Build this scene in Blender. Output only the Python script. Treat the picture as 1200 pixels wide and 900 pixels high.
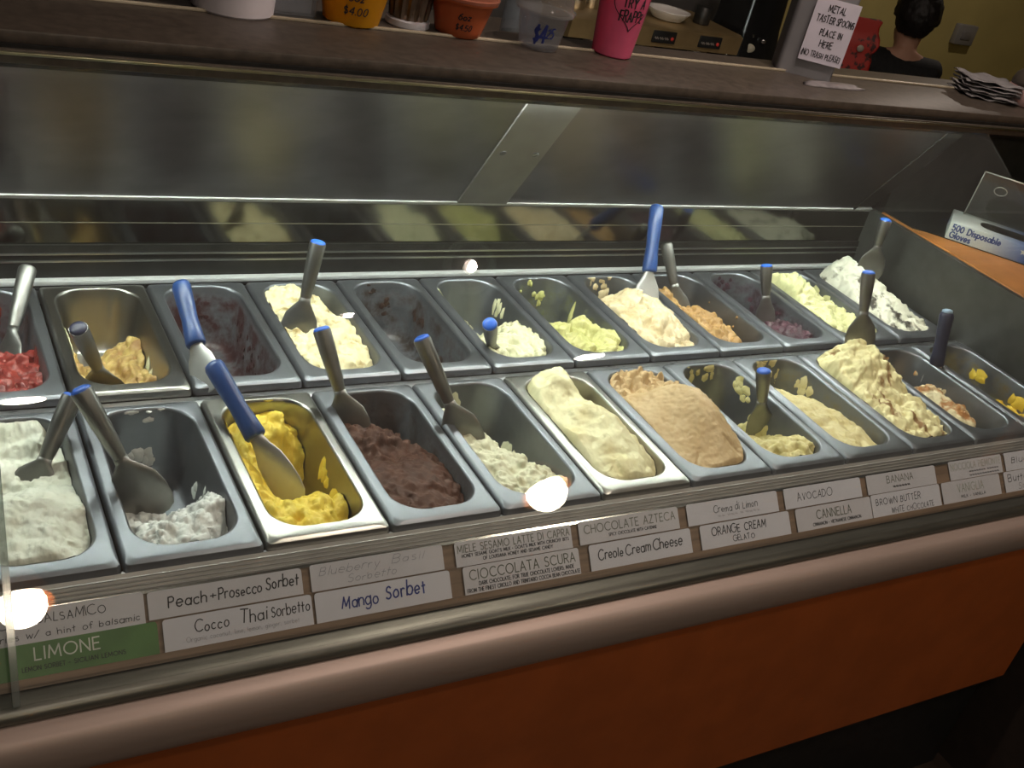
import bpy, bmesh, math, random
from mathutils import Vector, Matrix, noise
import numpy as np

# ------------------------------------------------------------------ camera, world, exposure
scene = bpy.context.scene
for _o in list(bpy.data.objects):
    bpy.data.objects.remove(_o)
COL = scene.collection
PI = math.pi
random.seed(7)

cam_data = bpy.data.cameras.new('camera')
cam = bpy.data.objects.new('camera', cam_data)
COL.objects.link(cam)
YAW, PITCH, ROLL = 0.6139, 0.5114, 0.2516
fwd = Vector((math.sin(YAW) * math.cos(PITCH), math.cos(YAW) * math.cos(PITCH), -math.sin(PITCH)))
rgt0 = Vector((math.cos(YAW), -math.sin(YAW), 0))
up0 = rgt0.cross(fwd)
rgt = math.cos(ROLL) * rgt0 + math.sin(ROLL) * up0
upv = -math.sin(ROLL) * rgt0 + math.cos(ROLL) * up0
m = Matrix((rgt, upv, -fwd)).transposed().to_4x4()
m.translation = Vector((-0.0562, -0.9743, 0.8767))
cam.matrix_world = m
cam_data.sensor_width = 36
cam_data.lens = 36 * 1267.4 / 1200
cam_data.clip_start = 0.02
scene.camera = cam

scene.view_settings.view_transform = 'Standard'
scene.view_settings.look = 'None'
scene.view_settings.exposure = 0.0
scene.view_settings.gamma = 1
scene.view_settings.use_curve_mapping = False
scene.cycles.use_denoising = True
scene.cycles.max_bounces = 8
scene.cycles.transparent_max_bounces = 16
scene.cycles.sample_clamp_indirect = 4

world = bpy.data.worlds.new('room_air')
scene.world = world
world.use_nodes = True
world.node_tree.nodes['Background'].inputs[0].default_value = (0.9, 0.85, 0.8, 1)
world.node_tree.nodes['Background'].inputs[1].default_value = 0.05

TUBE_L = 175.0       # the case's fluorescent tube
PENDANT_L = 75.0    # pendant globes above the customers
SPOT_W = 5.5       # unseen ceiling spots added to light the room

# ------------------------------------------------------------------ materials
MATS = {}
def mat(name, col, rough=0.5, metal=0.0, var=0.12, scale=30.0, bump=0.0, bscale=200.0, col2=None,
        spec=0.5, stretch=None, ramp=(0.35, 0.65), sss=0.0, rvar=0.0, trans=0.0, detail=5.0):
    if name in MATS:
        return MATS[name]
    M = bpy.data.materials.new(name)
    M.use_nodes = True
    nt = M.node_tree
    b = nt.nodes['Principled BSDF']
    tc = nt.nodes.new('ShaderNodeTexCoord')
    mp = nt.nodes.new('ShaderNodeMapping')
    nt.links.new(tc.outputs['Object'], mp.inputs[0])
    if stretch:
        mp.inputs['Scale'].default_value = stretch
    nz = nt.nodes.new('ShaderNodeTexNoise')
    nz.inputs['Scale'].default_value = scale
    nz.inputs['Detail'].default_value = detail
    nt.links.new(mp.outputs[0], nz.inputs['Vector'])
    rp = nt.nodes.new('ShaderNodeValToRGB')
    c2 = col2 if col2 else tuple(max(0, c * (1 - var)) for c in col)
    c1 = col if col2 else tuple(min(1, c * (1 + var)) for c in col)
    rp.color_ramp.elements[0].color = (*c2, 1)
    rp.color_ramp.elements[1].color = (*c1, 1)
    rp.color_ramp.elements[0].position, rp.color_ramp.elements[1].position = ramp
    nt.links.new(nz.outputs['Fac'], rp.inputs[0])
    nt.links.new(rp.outputs[0], b.inputs['Base Color'])
    b.inputs['Roughness'].default_value = rough
    b.inputs['Metallic'].default_value = metal
    b.inputs['Specular IOR Level'].default_value = spec
    if sss:
        b.inputs['Subsurface Weight'].default_value = sss
        b.inputs['Subsurface Radius'].default_value = (0.01, 0.008, 0.006)
        b.inputs['Subsurface Scale'].default_value = 1.0
    if trans:
        b.inputs['Transmission Weight'].default_value = trans
        b.inputs['IOR'].default_value = 1.2
    if rvar:
        mr = nt.nodes.new('ShaderNodeMapRange')
        mr.inputs['To Min'].default_value = max(0.02, rough - rvar)
        mr.inputs['To Max'].default_value = rough + rvar
        nt.links.new(nz.outputs['Fac'], mr.inputs[0])
        nt.links.new(mr.outputs[0], b.inputs['Roughness'])
    if bump:
        n2 = nt.nodes.new('ShaderNodeTexNoise')
        n2.inputs['Scale'].default_value = bscale
        n2.inputs['Detail'].default_value = 4
        nt.links.new(mp.outputs[0], n2.inputs['Vector'])
        bp = nt.nodes.new('ShaderNodeBump')
        bp.inputs['Strength'].default_value = bump
        bp.inputs['Distance'].default_value = 0.002
        nt.links.new(n2.outputs['Fac'], bp.inputs['Height'])
        nt.links.new(bp.outputs[0], b.inputs['Normal'])
    MATS[name] = M
    return M

def emit(name, col, strength):
    M = bpy.data.materials.new(name)
    M.use_nodes = True
    nt = M.node_tree
    b = nt.nodes['Principled BSDF']
    b.inputs['Base Color'].default_value = (0.8, 0.8, 0.8, 1)
    b.inputs['Emission Color'].default_value = (*col, 1)
    b.inputs['Emission Strength'].default_value = strength
    return M

def clear(name, tint=(0.97, 0.98, 0.97), ior=1.45, rough=0.0, haze=0.0):
    """thin clear sheet: straight-through view plus a fresnel mirror, with a little surface haze"""
    M = bpy.data.materials.new(name)
    M.use_nodes = True
    nt = M.node_tree
    for n in list(nt.nodes):
        nt.nodes.remove(n)
    out = nt.nodes.new('ShaderNodeOutputMaterial')
    tr = nt.nodes.new('ShaderNodeBsdfTransparent')
    tr.inputs[0].default_value = (*tint, 1)
    gl = nt.nodes.new('ShaderNodeBsdfGlossy')
    gl.inputs['Roughness'].default_value = rough
    fr = nt.nodes.new('ShaderNodeFresnel')
    geo = nt.nodes.new('ShaderNodeNewGeometry')
    mi = nt.nodes.new('ShaderNodeMapRange')      # the node inverts the index on back faces; undo that, the sheet is thin
    mi.inputs['To Min'].default_value = ior
    mi.inputs['To Max'].default_value = 1 / ior
    nt.links.new(geo.outputs['Backfacing'], mi.inputs[0])
    nt.links.new(mi.outputs[0], fr.inputs[0])
    mx = nt.nodes.new('ShaderNodeMixShader')
    nt.links.new(fr.outputs[0], mx.inputs[0])
    nt.links.new(tr.outputs[0], mx.inputs[1])
    nt.links.new(gl.outputs[0], mx.inputs[2])
    last = mx
    if haze:
        df = nt.nodes.new('ShaderNodeBsdfDiffuse')
        df.inputs[0].default_value = (*tint, 1)
        nz = nt.nodes.new('ShaderNodeTexNoise')
        nz.inputs['Scale'].default_value = 6
        tc = nt.nodes.new('ShaderNodeTexCoord')
        nt.links.new(tc.outputs['Object'], nz.inputs['Vector'])
        mr = nt.nodes.new('ShaderNodeMapRange')
        mr.inputs['To Min'].default_value = haze * 0.6
        mr.inputs['To Max'].default_value = haze * 1.4
        nt.links.new(nz.outputs['Fac'], mr.inputs[0])
        m2 = nt.nodes.new('ShaderNodeMixShader')
        nt.links.new(mr.outputs[0], m2.inputs[0])
        nt.links.new(mx.outputs[0], m2.inputs[1])
        nt.links.new(df.outputs[0], m2.inputs[2])
        last = m2
    nt.links.new(last.outputs[0], out.inputs[0])
    return M

STEEL = mat('brushed_steel', (0.62, 0.63, 0.66), 0.3, 1, 0.06, 40, 0.05, 400, stretch=(1, 8, 1), rvar=0.08)
PANSTEEL = mat('pan_steel', (0.20, 0.212, 0.235), 0.42, 0.9, 0.08, 25, rvar=0.06)
WORNSTEEL = mat('worn_spatula_steel', (0.26, 0.26, 0.25), 0.42, 0.95, 0.12, 30, 0.05, 300, rvar=0.1)
SHINY = mat('polished_steel', (0.75, 0.76, 0.78), 0.16, 1, 0.05, 40)
DOORMETAL = mat('rear_door_metal', (0.085, 0.08, 0.079), 0.34, 1, 0.2, 7, stretch=(1, 1.5, 1.5), rvar=0.05)
STILE = mat('door_stile_metal', (0.16, 0.155, 0.15), 0.5, 0.4, 0.08, 20)
MIRROR = mat('mirror_steel', (0.16, 0.16, 0.145), 0.12, 1, 0.1, 14, rvar=0.03)
BLACKRAIL = mat('black_rail', (0.012, 0.012, 0.011), 0.5, 0, 0.3, 30, spec=0.2)
PALETRIM = mat('pale_trim', (0.58, 0.59, 0.60), 0.4, 0.3, 0.04, 30)
ALU = mat('aluminium_line', (0.55, 0.55, 0.53), 0.35, 1, 0.05, 30)
SHELFTOP = mat('dark_brown_shelf', (0.075, 0.06, 0.048), 0.42, 0, 0.2, 60, 0.1, 300)
SHELFBAND = mat('shelf_band', (0.085, 0.07, 0.055), 0.4, 0.2, 0.15, 60)
CHANNEL = mat('glass_channel_metal', (0.15, 0.15, 0.13), 0.38, 0.8, 0.15, 25, stretch=(0.3, 4, 4))
LEDGEWOOD = mat('tan_ledge', (0.20, 0.13, 0.085), 0.45, 0, 0.2, 25, stretch=(0.2, 5, 5))
BUMPER = mat('satin_bumper', (0.40, 0.315, 0.275), 0.52, 0.5, 0.05, 20, stretch=(0.2, 3, 3))
ORANGE = mat('orange_laminate', (0.36, 0.09, 0.02), 0.45, 0, 0.08, 14, 0.04, 500)
COUNTERORANGE = mat('orange_counter_top', (0.50, 0.19, 0.05), 0.4, 0, 0.12, 18)
BLACK = mat('black_plastic', (0.012, 0.012, 0.012), 0.45, 0, 0.3, 40)
DARKWALL = mat('dark_side_panel', (0.035, 0.037, 0.034), 0.42, 0, 0.2, 30)
WELL = mat('dark_well', (0.05, 0.05, 0.055), 0.5, 0.5, 0.2, 20)
BLUE = mat('blue_plastic', (0.018, 0.056, 0.20), 0.35, 0, 0.1, 40)
BRIGHTBLUE = mat('bright_blue_cap', (0.02, 0.12, 0.60), 0.35, 0, 0.08, 40)
NAVY = mat('navy_plastic', (0.018, 0.02, 0.05), 0.4, 0, 0.1, 40)
BLADESTEEL = mat('bright_blade_steel', (0.50, 0.50, 0.49), 0.38, 0.75, 0.06, 40)
PALEBLADE = mat('pale_blade', (0.62, 0.63, 0.62), 0.4, 0.5, 0.06, 40)
CARD = mat('white_card', (0.56, 0.55, 0.60), 0.4, 0, 0.04, 20)
CARDBLUE = mat('white_paper_card', (0.61, 0.61, 0.68), 0.45, 0, 0.03, 20)
GREENCARD = mat('green_card', (0.065, 0.17, 0.04), 0.4, 0, 0.12, 30)
INK = mat('black_ink', (0.015, 0.015, 0.02), 0.6)
INKBLUE = mat('blue_ink', (0.02, 0.035, 0.22), 0.6)
INKGREY = mat('faded_ink', (0.22, 0.22, 0.25), 0.6)
INKGREEN = mat('grey_green_ink', (0.16, 0.17, 0.14), 0.6)
INKPALE = mat('pale_green_ink', (0.38, 0.40, 0.36), 0.6)
INKWHITE = mat('white_ink', (0.62, 0.66, 0.58), 0.6)
INKGLOVE = mat('box_print_blue', (0.02, 0.05, 0.22), 0.6)
GLASS = clear('front_glass', (0.965, 0.975, 0.965), 1.45, 0.0, 0.014)
ENDGLASS = clear('side_glass', (0.95, 0.96, 0.95), 1.4)
ACRYLIC = clear('acrylic', (0.93, 0.94, 0.93), 1.5, 0.03, 0.03)

# ------------------------------------------------------------------ mesh helpers
def link(name, bm, material, parent=None, smooth=True, loc=(0, 0, 0), rot=(0, 0, 0)):
    me = bpy.data.meshes.new(name)
    bmesh.ops.recalc_face_normals(bm, faces=bm.faces)
    bm.to_mesh(me)
    bm.free()
    o = bpy.data.objects.new(name, me)
    COL.objects.link(o)
    for mm in (material if isinstance(material, (list, tuple)) else [material]):
        me.materials.append(mm)
    if smooth:
        for p in me.polygons:
            p.use_smooth = True
    o.location = loc
    o.rotation_euler = rot
    if parent:
        o.parent = parent
    return o

def sharp(o, ang=35):
    """flat shading across creases"""
    me = o.data
    bm = bmesh.new()
    bm.from_mesh(me)
    for e in bm.edges:
        if len(e.link_faces) == 2 and e.calc_face_angle(0) > math.radians(ang):
            e.smooth = False
    bm.to_mesh(me)
    bm.free()
    return o

def thing(name, label, cat, loc=(0, 0, 0), rotz=0, group=None):
    o = bpy.data.objects.new(name, None)
    COL.objects.link(o)
    o.empty_display_size = 0.05
    o.location = loc
    o.rotation_euler = (0, 0, rotz)
    return tag(o, label, cat, group)

def tag(o, label, cat, group=None, kind=None):
    o['label'] = label
    o['category'] = cat
    if group:
        o['group'] = group
    if kind:
        o['kind'] = kind
    return o

def struct(o, label, cat):
    return tag(o, label, cat, kind='structure')

def box(bm, x0, x1, y0, y1, z0, z1, bevel=0.0, mtx=None):
    r = bmesh.ops.create_cube(bm, size=1)
    vs = r['verts']
    for v in vs:
        v.co = Vector(((x0 + x1) / 2 + v.co.x * (x1 - x0), (y0 + y1) / 2 + v.co.y * (y1 - y0), (z0 + z1) / 2 + v.co.z * (z1 - z0)))
    if bevel:
        es = list({e for v in vs for e in v.link_edges})
        g = bmesh.ops.bevel(bm, geom=es, offset=bevel, segments=2, affect='EDGES', profile=0.5)
        vs = list({v for f in g['faces'] for v in f.verts} | {v for v in vs if v.is_valid})
    if mtx is not None:
        for v in vs:
            v.co = mtx @ v.co
    return vs

def loft(bm, rings, close=True, cap0=True, cap1=True):
    """rings: lists of equally many points; skins them"""
    L = [[bm.verts.new(p) for p in r] for r in rings]
    n = len(L[0])
    for a, b in zip(L, L[1:]):
        for i in range(n if close else n - 1):
            j = (i + 1) % n
            bm.faces.new((a[i], a[j], b[j], b[i]))
    if cap0:
        bm.faces.new(L[0][::-1])
    if cap1:
        bm.faces.new(L[-1])
    return L

def lathe(bm, prof, n=32, cap0=True, cap1=True, c=(0, 0, 0)):
    rings = []
    for r, z in prof:
        rings.append([(c[0] + r * math.cos(2 * PI * i / n), c[1] + r * math.sin(2 * PI * i / n), c[2] + z) for i in range(n)])
    return loft(bm, rings, True, cap0, cap1)

def extrude_x(bm, prof, x0, x1):
    """closed (y,z) profile run along x"""
    return loft(bm, [[(x0, y, z) for y, z in prof], [(x1, y, z) for y, z in prof]])

def tube(bm, pts, r, n=10):
    pts = [Vector(p) for p in pts]
    rings = []
    up = None
    for i, p in enumerate(pts):
        d = (pts[min(i + 1, len(pts) - 1)] - pts[max(i - 1, 0)]).normalized()
        if up is None:
            up = Vector((0, 0, 1)) if abs(d.z) < 0.9 else Vector((1, 0, 0))
        s = d.cross(up).normalized()
        up = s.cross(d).normalized()
        rr = r[i] if isinstance(r, (list, tuple)) else r
        rings.append([p + rr * (math.cos(2 * PI * k / n) * s + math.sin(2 * PI * k / n) * up) for k in range(n)])
    loft(bm, rings)

# ------------------------------------------------------------------ stroke lettering
GLY = {
'A': (7, 'L0,0 3.5,10 7,0;L1.3,3.5 5.7,3.5'), 'B': (6, 'L0,0 0,10 3,10;A3,7.7,2.3,2.3,90,-90;L3,5.4 0,5.4;A3,2.7,2.8,2.7,90,-90;L3,0 0,0'),
'C': (8.4, 'A5,5,5,5,48,312'), 'D': (7.3, 'L0,0 0,10 2.5,10;A2.5,5,4.8,5,90,-90;L2.5,0 0,0'), 'E': (5, 'L5,10 0,10 0,0 5,0;L0,5.2 4.4,5.2'),
'F': (5, 'L5,10 0,10 0,0;L0,5.2 4.2,5.2'), 'G': (9.5, 'A5,5,5,5,50,360;L10,5 6,5'), 'H': (6.5, 'L0,0 0,10;L6.5,0 6.5,10;L0,5 6.5,5'),
'I': (0.6, 'L0.3,0 0.3,10'), 'J': (4, 'L4,10 4,2.5;A2,2.5,2,2.5,0,-180'), 'K': (6, 'L0,0 0,10;L5.6,10 0,4;L1.8,6 6,0'), 'L': (4.6, 'L0,10 0,0 4.6,0'),
'M': (9, 'L0,0 1,10 4.5,2 8,10 9,0'), 'N': (7, 'L0,0 0,10 7,0 7,10'), 'O': (10, 'A5,5,5,5,0,360'), 'P': (5.6, 'L0,0 0,10 3,10;A3,7.4,2.6,2.6,90,-90;L3,4.8 0,4.8'),
'R': (6, 'L0,0 0,10 3,10;A3,7.4,2.6,2.6,90,-90;L3,4.8 0,4.8;L2.6,4.8 6,0'), 'S': (5.6, 'A2.8,7.6,2.5,2.4,35,270;A2.8,2.6,2.8,2.6,90,-150'),
'T': (6.4, 'L0,10 6.4,10;L3.2,10 3.2,0'), 'U': (6.4, 'L0,10 0,3.2;A3.2,3.2,3.2,3.2,180,360;L6.4,3.2 6.4,10'), 'V': (6.8, 'L0,10 3.4,0 6.8,10'),
'W': (10, 'L0,10 2.5,0 5,9 7.5,0 10,10'), 'X': (6, 'L0,0 6,10;L0,10 6,0'), 'Y': (6.4, 'L0,10 3.2,5 6.4,10;L3.2,5 3.2,0'), 'Z': (6, 'L0,10 6,10 0,0 6,0'),
'a': (5.6, 'A2.8,3,2.8,3,0,360;L5.6,6 5.6,0'), 'b': (5.6, 'L0,10 0,0;A2.8,3,2.8,3,0,360'), 'c': (4.8, 'A2.8,3,2.8,3,45,315'),
'd': (5.6, 'A2.8,3,2.8,3,0,360;L5.6,10 5.6,0'), 'e': (5.5, 'L0.1,3 5.5,3;A2.8,3,2.7,3,0,315'), 'f': (3.6, 'A3.4,8,1.6,2,30,180;L1.8,8 1.8,0;L0,6 3.6,6'),
'g': (5.6, 'A2.8,3,2.8,3,0,360;L5.6,6 5.6,-1;A2.8,-1,2.8,2.2,0,-150'), 'h': (5, 'L0,10 0,0;A2.5,3.5,2.5,2.5,180,0;L5,3.5 5,0'),
'i': (0.6, 'L0.3,6 0.3,0;L0.3,8.3 0.3,9'), 'k': (4.5, 'L0,10 0,0;L4,6 0,2.6;L1.5,3.8 4.5,0'), 'l': (0.6, 'L0.3,10 0.3,0'),
'm': (7.6, 'L0,6 0,0;A1.9,4,1.9,2,180,0;L3.8,4 3.8,0;A5.7,4,1.9,2,180,0;L7.6,4 7.6,0'), 'n': (5, 'L0,6 0,0;A2.5,3.5,2.5,2.5,180,0;L5,3.5 5,0'),
'o': (5.6, 'A2.8,3,2.8,3,0,360'), 'p': (5.6, 'L0,6 0,-4;A2.8,3,2.8,3,0,360'), 'r': (3.8, 'L0,6 0,0;A2.4,3.6,2.4,2.4,180,50'),
's': (4, 'A1.9,4.5,1.8,1.5,40,270;A1.9,1.5,2,1.5,90,-140'), 't': (3.6, 'L1.6,9 1.6,0;L0,6 3.6,6'), 'u': (5, 'L0,6 0,2.5;A2.5,2.5,2.5,2.5,180,360;L5,6 5,0'),
'v': (5, 'L0,6 2.5,0 5,6'), 'w': (7.2, 'L0,6 1.8,0 3.6,5 5.4,0 7.2,6'), 'y': (5.2, 'L0,6 2.6,0;L5.2,6 1.6,-4'), 'z': (4.5, 'L0,6 4.5,6 0,0 4.5,0'),
'0': (6, 'A3,5,3,5,0,360'), '4': (6, 'L4.6,0 4.6,10 0,3.2 6,3.2'), '5': (5.6, 'L5.2,10 0.8,10 0.5,5.6;A2.6,3,2.9,3.2,130,-140'), '2': (5.6, 'A2.8,7.2,2.7,2.8,160,-30;L5.1,5.8 0,0 5.6,0'),
'6': (5.6, 'A2.8,3,2.8,3,0,360;L0,3 1.2,7.2 4.4,10'), '8': (5.6, 'A2.8,7.5,2.4,2.5,0,360;A2.8,2.6,2.8,2.6,0,360'), '$': (5.6, 'A2.8,7.2,2.5,2.1,35,270;A2.8,2.8,2.7,2.3,90,-150;L2.8,11 2.8,-1'),
'+': (5, 'L0,4 5,4;L2.5,6.5 2.5,1.5'), '-': (4, 'L0,4.2 4,4.2'), "'": (0.6, 'L0.3,10 0.3,8'), ';': (0.8, 'L0.4,5.5 0.4,4.8;L0.4,0.6 0,-1.4'),
'.': (0.6, 'L0.3,0.6 0.3,0'), ',': (0.8, 'L0.5,0.8 0,-1.4'), '(': (2.5, 'A6,4,5,7,135,225'), ')': (2.5, 'A-3,4,5,7,45,-45'), '/': (5, 'L0,0 5,10'), ' ': (3.6, ''),
'~': (9, 'A1.1,3,1.1,2.2,180,0;A3.3,3,1.1,2.2,180,360;A5.5,3,1.1,2.2,180,0;A7.7,3,1.1,2.2,180,360'),
}
def glyph(ch):
    w, s = GLY[ch]
    out = []
    for st in filter(None, s.split(';')):
        if st[0] == 'L':
            pp = [tuple(map(float, p.split(','))) for p in st[1:].split()]
            out += [[a, b] for a, b in zip(pp, pp[1:])]
        else:
            cx, cy, rx, ry, a0, a1 = map(float, st[1:].split(','))
            n = max(4, int(abs(a1 - a0) / 24))
            out.append([(cx + rx * math.cos(math.radians(a0 + (a1 - a0) * i / n)), cy + ry * math.sin(math.radians(a0 + (a1 - a0) * i / n))) for i in range(n + 1)])
    return w, out

def write(bm, text, fmap, x0, x1, y, h, weight=1.0, hand=0.0, slant=0.0, gap=2.6, seed=1):
    """stroke text from x0 to x1 on baseline y with cap height h; fmap(x,y)->Vector on the surface"""
    rnd = random.Random(seed + len(text))
    adv, items = 0.0, []
    for ch in text:
        w, st = glyph(ch)
        items.append((adv, w, st))
        adv += w + gap
    adv -= gap
    sx = (x1 - x0) / adv
    sy = h / 10.0
    hw = weight * 0.5 * h / 10.0
    for a, w, st in items:
        r = rnd.uniform(-1, 1) * 0.2 * hand
        dy = rnd.uniform(-1, 1) * 0.9 * hand
        k = 1 + rnd.uniform(-1, 1) * 0.25 * hand
        for s in st:
            P = []
            for (px, py) in s:
                qx = (px - w / 2) * k
                qy = py * k
                qx, qy = qx * math.cos(r) - qy * math.sin(r), qx * math.sin(r) + qy * math.cos(r)
                qx += w / 2 + slant * qy + rnd.uniform(-1, 1) * 0.4 * hand
                qy += dy + rnd.uniform(-1, 1) * 0.4 * hand
                P.append(Vector(((x0 + (a + qx) * sx), y + qy * sy)))
            row = []
            for i, p in enumerate(P):
                d = P[min(i + 1, len(P) - 1)] - P[max(i - 1, 0)]
                if d.length < 1e-9:
                    d = Vector((1, 0))
                d.normalize()
                nrm = Vector((-d.y, d.x)) * hw
                e = d * hw * (-0.7 if i == 0 else 0.7 if i == len(P) - 1 else 0)
                row.append((bm.verts.new(fmap(*(p + e + nrm))), bm.verts.new(fmap(*(p + e - nrm)))))
            for (a0, b0), (a1, b1) in zip(row, row[1:]):
                bm.faces.new((a0, b0, b1, a1))

# ------------------------------------------------------------------ the room
FLOOR, CEIL = -0.92, 1.95
X0, X1, Y0, Y1 = -3.0, 8.2, -3.2, 4.4
def wallbox(name, b, material, label, cat):
    bm = bmesh.new()
    box(bm, *b)
    return struct(link(name, bm, material, None, False), label, cat)
YELLOW = mat('yellow_paint', (0.52, 0.43, 0.16), 0.7, 0, 0.06, 3, 0.1, 120)
DARKPAINT = mat('dark_paint', (0.16, 0.13, 0.11), 0.7, 0, 0.1, 3)
wallbox('floor', (X0, X1, Y0, Y1, FLOOR - 0.1, FLOOR), mat('dark_floor', (0.05, 0.035, 0.028), 0.35, 0, 0.4, 8), 'dark brown shop floor', 'floor')
wallbox('ceiling', (X0, X1, Y0, Y1, CEIL, CEIL + 0.1), mat('ceiling_paint', (0.22, 0.19, 0.16), 0.8, 0, 0.05, 3), 'dim shop ceiling', 'ceiling')
wallbox('wall_back', (X0, X1, Y1, Y1 + 0.1, FLOOR, CEIL), YELLOW, 'yellow painted wall behind the seated person', 'wall')
wallbox('wall_front', (X0, X1, Y0 - 0.1, Y0, FLOOR, CEIL), DARKPAINT, 'dark wall behind the customers', 'wall')
wallbox('wall_left', (X0 - 0.1, X0, Y0, Y1, FLOOR, CEIL), DARKPAINT, 'dark wall at the left end of the shop', 'wall')
wallbox('wall_right', (X1, X1 + 0.1, Y0, Y1, FLOOR, CEIL), YELLOW, 'yellow wall at the right end of the shop', 'wall')
bm = bmesh.new()
box(bm, X0, 3.2, 2.62, 2.74, FLOOR, CEIL - 0.6)
struct(link('wall_partition', bm, mat('grey_partition', (0.13, 0.125, 0.12), 0.6, 0, 0.15, 4), None, False), 'grey partition wall behind the coffee bar', 'wall')

# pendant lamps over the customers: bright globes under orange shades
GLOBE = emit('lit_globe', (1.0, 0.86, 0.66), PENDANT_L)
SHADE = mat('amber_shade', (0.75, 0.26, 0.04), 0.35, 0, 0.1, 12)
def pendant(loc, label):
    t = thing('pendant_lamp', label, 'lamp', loc, group='pendant lamps over the customers')
    bm = bmesh.new()
    bmesh.ops.create_uvsphere(bm, u_segments=24, v_segments=16, radius=0.074)
    for v in bm.verts:
        v.co.z *= 0.95
    link('bulb', bm, GLOBE, t)
    bm = bmesh.new()
    lathe(bm, [(0.03, 0.13), (0.055, 0.11), (0.085, 0.05), (0.098, 0.0), (0.095, 0.0), (0.082, 0.05), (0.052, 0.106), (0.028, 0.126)], 32, False, False)
    link('lamp_shade', bm, SHADE, t)
    bm = bmesh.new()
    lathe(bm, [(0.012, 0.055), (0.022, 0.06), (0.022, 0.14), (0.008, 0.15)], 16)
    link('socket', bm, BLACK, t)
    bm = bmesh.new()
    tube(bm, [(0, 0, 0.14), (0, 0, CEIL - loc[2])], 0.004, 8)
    link('cord', bm, BLACK, t)
    bm = bmesh.new()
    lathe(bm, [(0.05, CEIL - loc[2] - 0.025), (0.06, CEIL - loc[2] - 0.002)], 24)
    link('ceiling_rose', bm, BLACK, t)
    return t
pendant((1.98, -1.678, 1.20), 'amber shaded pendant lamp whose glow is mirrored over the milky white gelato')
pendant((0.267, -2.03, 1.297), 'amber shaded pendant lamp whose glow is mirrored above the green card')

def ceiling_spot(x, y, w, label, col=(1.0, 0.85, 0.72), lens=0.068, glow=3.0):
    t = thing('ceiling_spotlight', label, 'light', (x, y, CEIL), group='recessed ceiling spotlights')
    bm = bmesh.new()
    lathe(bm, [(0.07, -0.012), (0.09, -0.012), (0.095, 0.0), (0.066, 0.0)], 28, False, False)
    link('trim_ring', bm, ALU, t)
    bm = bmesh.new()
    lathe(bm, [(0.0005, -0.014), (lens, -0.014), (lens + 0.004, -0.002)], 28, False, False)
    link('lens', bm, emit('spot_lens', col, glow), t)
    ld = bpy.data.lights.new('spot_light', 'AREA')
    ld.shape = 'DISK'
    ld.size = lens * 1.9 if lens > 0.03 else 0.03
    ld.energy = w
    ld.color = col
    lo = bpy.data.objects.new('spot_light', ld)
    COL.objects.link(lo)
    lo.parent = t
    lo.location = (0, 0, -0.018)
    return t
ceiling_spot(0.3, -1.2, SPOT_W * 1.0, 'added fill spotlight on the ceiling behind the customers, left one')  # this spot and the next are added, unseen, to brighten cards and front
ceiling_spot(2.3, -1.1, SPOT_W * 0.6, 'added fill spotlight on the ceiling behind the customers, right one')
ceiling_spot(1.585, 0.252, 9.0, 'small recessed ceiling spotlight over the gelato case, right one of the pair', (1.0, 0.82, 0.70), 0.018, 12.0)
ceiling_spot(1.165, -0.025, 9.0, 'small recessed ceiling spotlight over the gelato case, left one of the pair', (1.0, 0.82, 0.70), 0.018, 12.0)
ceiling_spot(5.6, 3.1, SPOT_W * 2.6, 'added fill spotlight on the ceiling above the seated person')  # unseen spot added to brighten the yellow wall
ceiling_spot(2.0, 1.5, SPOT_W * 0.35, 'added fill spotlight on the ceiling above the coffee bar')  # unseen spot added to light the bar

# ------------------------------------------------------------------ the display case
PITCHX = 0.168
CX0, CX1 = -0.55, 2.035
case = thing('gelato_display_case', 'long glass fronted gelato display case with orange front panel and dark brown top shelf', 'display case', (0.7, 0.3, FLOOR))
def part(name, bm, material, smooth=True, parent=None):
    o = link(name, bm, material, None, smooth)
    p = parent or case
    o.parent = p
    o.matrix_parent_inverse = Matrix.Translation(-Vector(p_world(p)))
    return o
def p_world(p):
    v = Vector(p.location)
    return v
def cpart(name, bm, material, ang=30):
    o = part(name, bm, material)
    return sharp(o, ang)

bm = bmesh.new(); box(bm, CX0, CX1, -0.11, -0.09, -0.60, -0.14); cpart('front_panel', bm, ORANGE)
bm = bmesh.new(); box(bm, CX0, CX1, -0.075, 0.72, FLOOR, -0.60); box(bm, CX0, CX1, -0.10, -0.07, -0.625, -0.60, 0.004); cpart('kick_plate', bm, BLACK)
# bullnose bumper
prof = [(-0.094, -0.115)]
for i in range(13):
    a = math.radians(70 - i * 14)
    prof.append((-0.112 - 0.022 * math.cos(a - math.radians(0)), -0.149 + 0.036 * math.sin(a)))
prof += [(-0.094, -0.189)]
bm = bmesh.new(); extrude_x(bm, prof, CX0, CX1); cpart('bumper', bm, BUMPER, 60)
# dark channel that carries the glass
prof = [(-0.072, -0.094), (-0.082, -0.096), (-0.093, -0.099), (-0.099, -0.104), (-0.100, -0.112), (-0.094, -0.116), (-0.094, -0.124), (-0.06, -0.124)]
bm = bmesh.new(); extrude_x(bm, prof, CX0, CX1); cpart('glass_channel', bm, CHANNEL, 50)
bm = bmesh.new(); box(bm, CX0, CX1, -0.098, -0.06, -0.150, -0.113); cpart('channel_dark_gap', bm, BLACK)  # black strip painted in for the dark gap above the bumper

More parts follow.
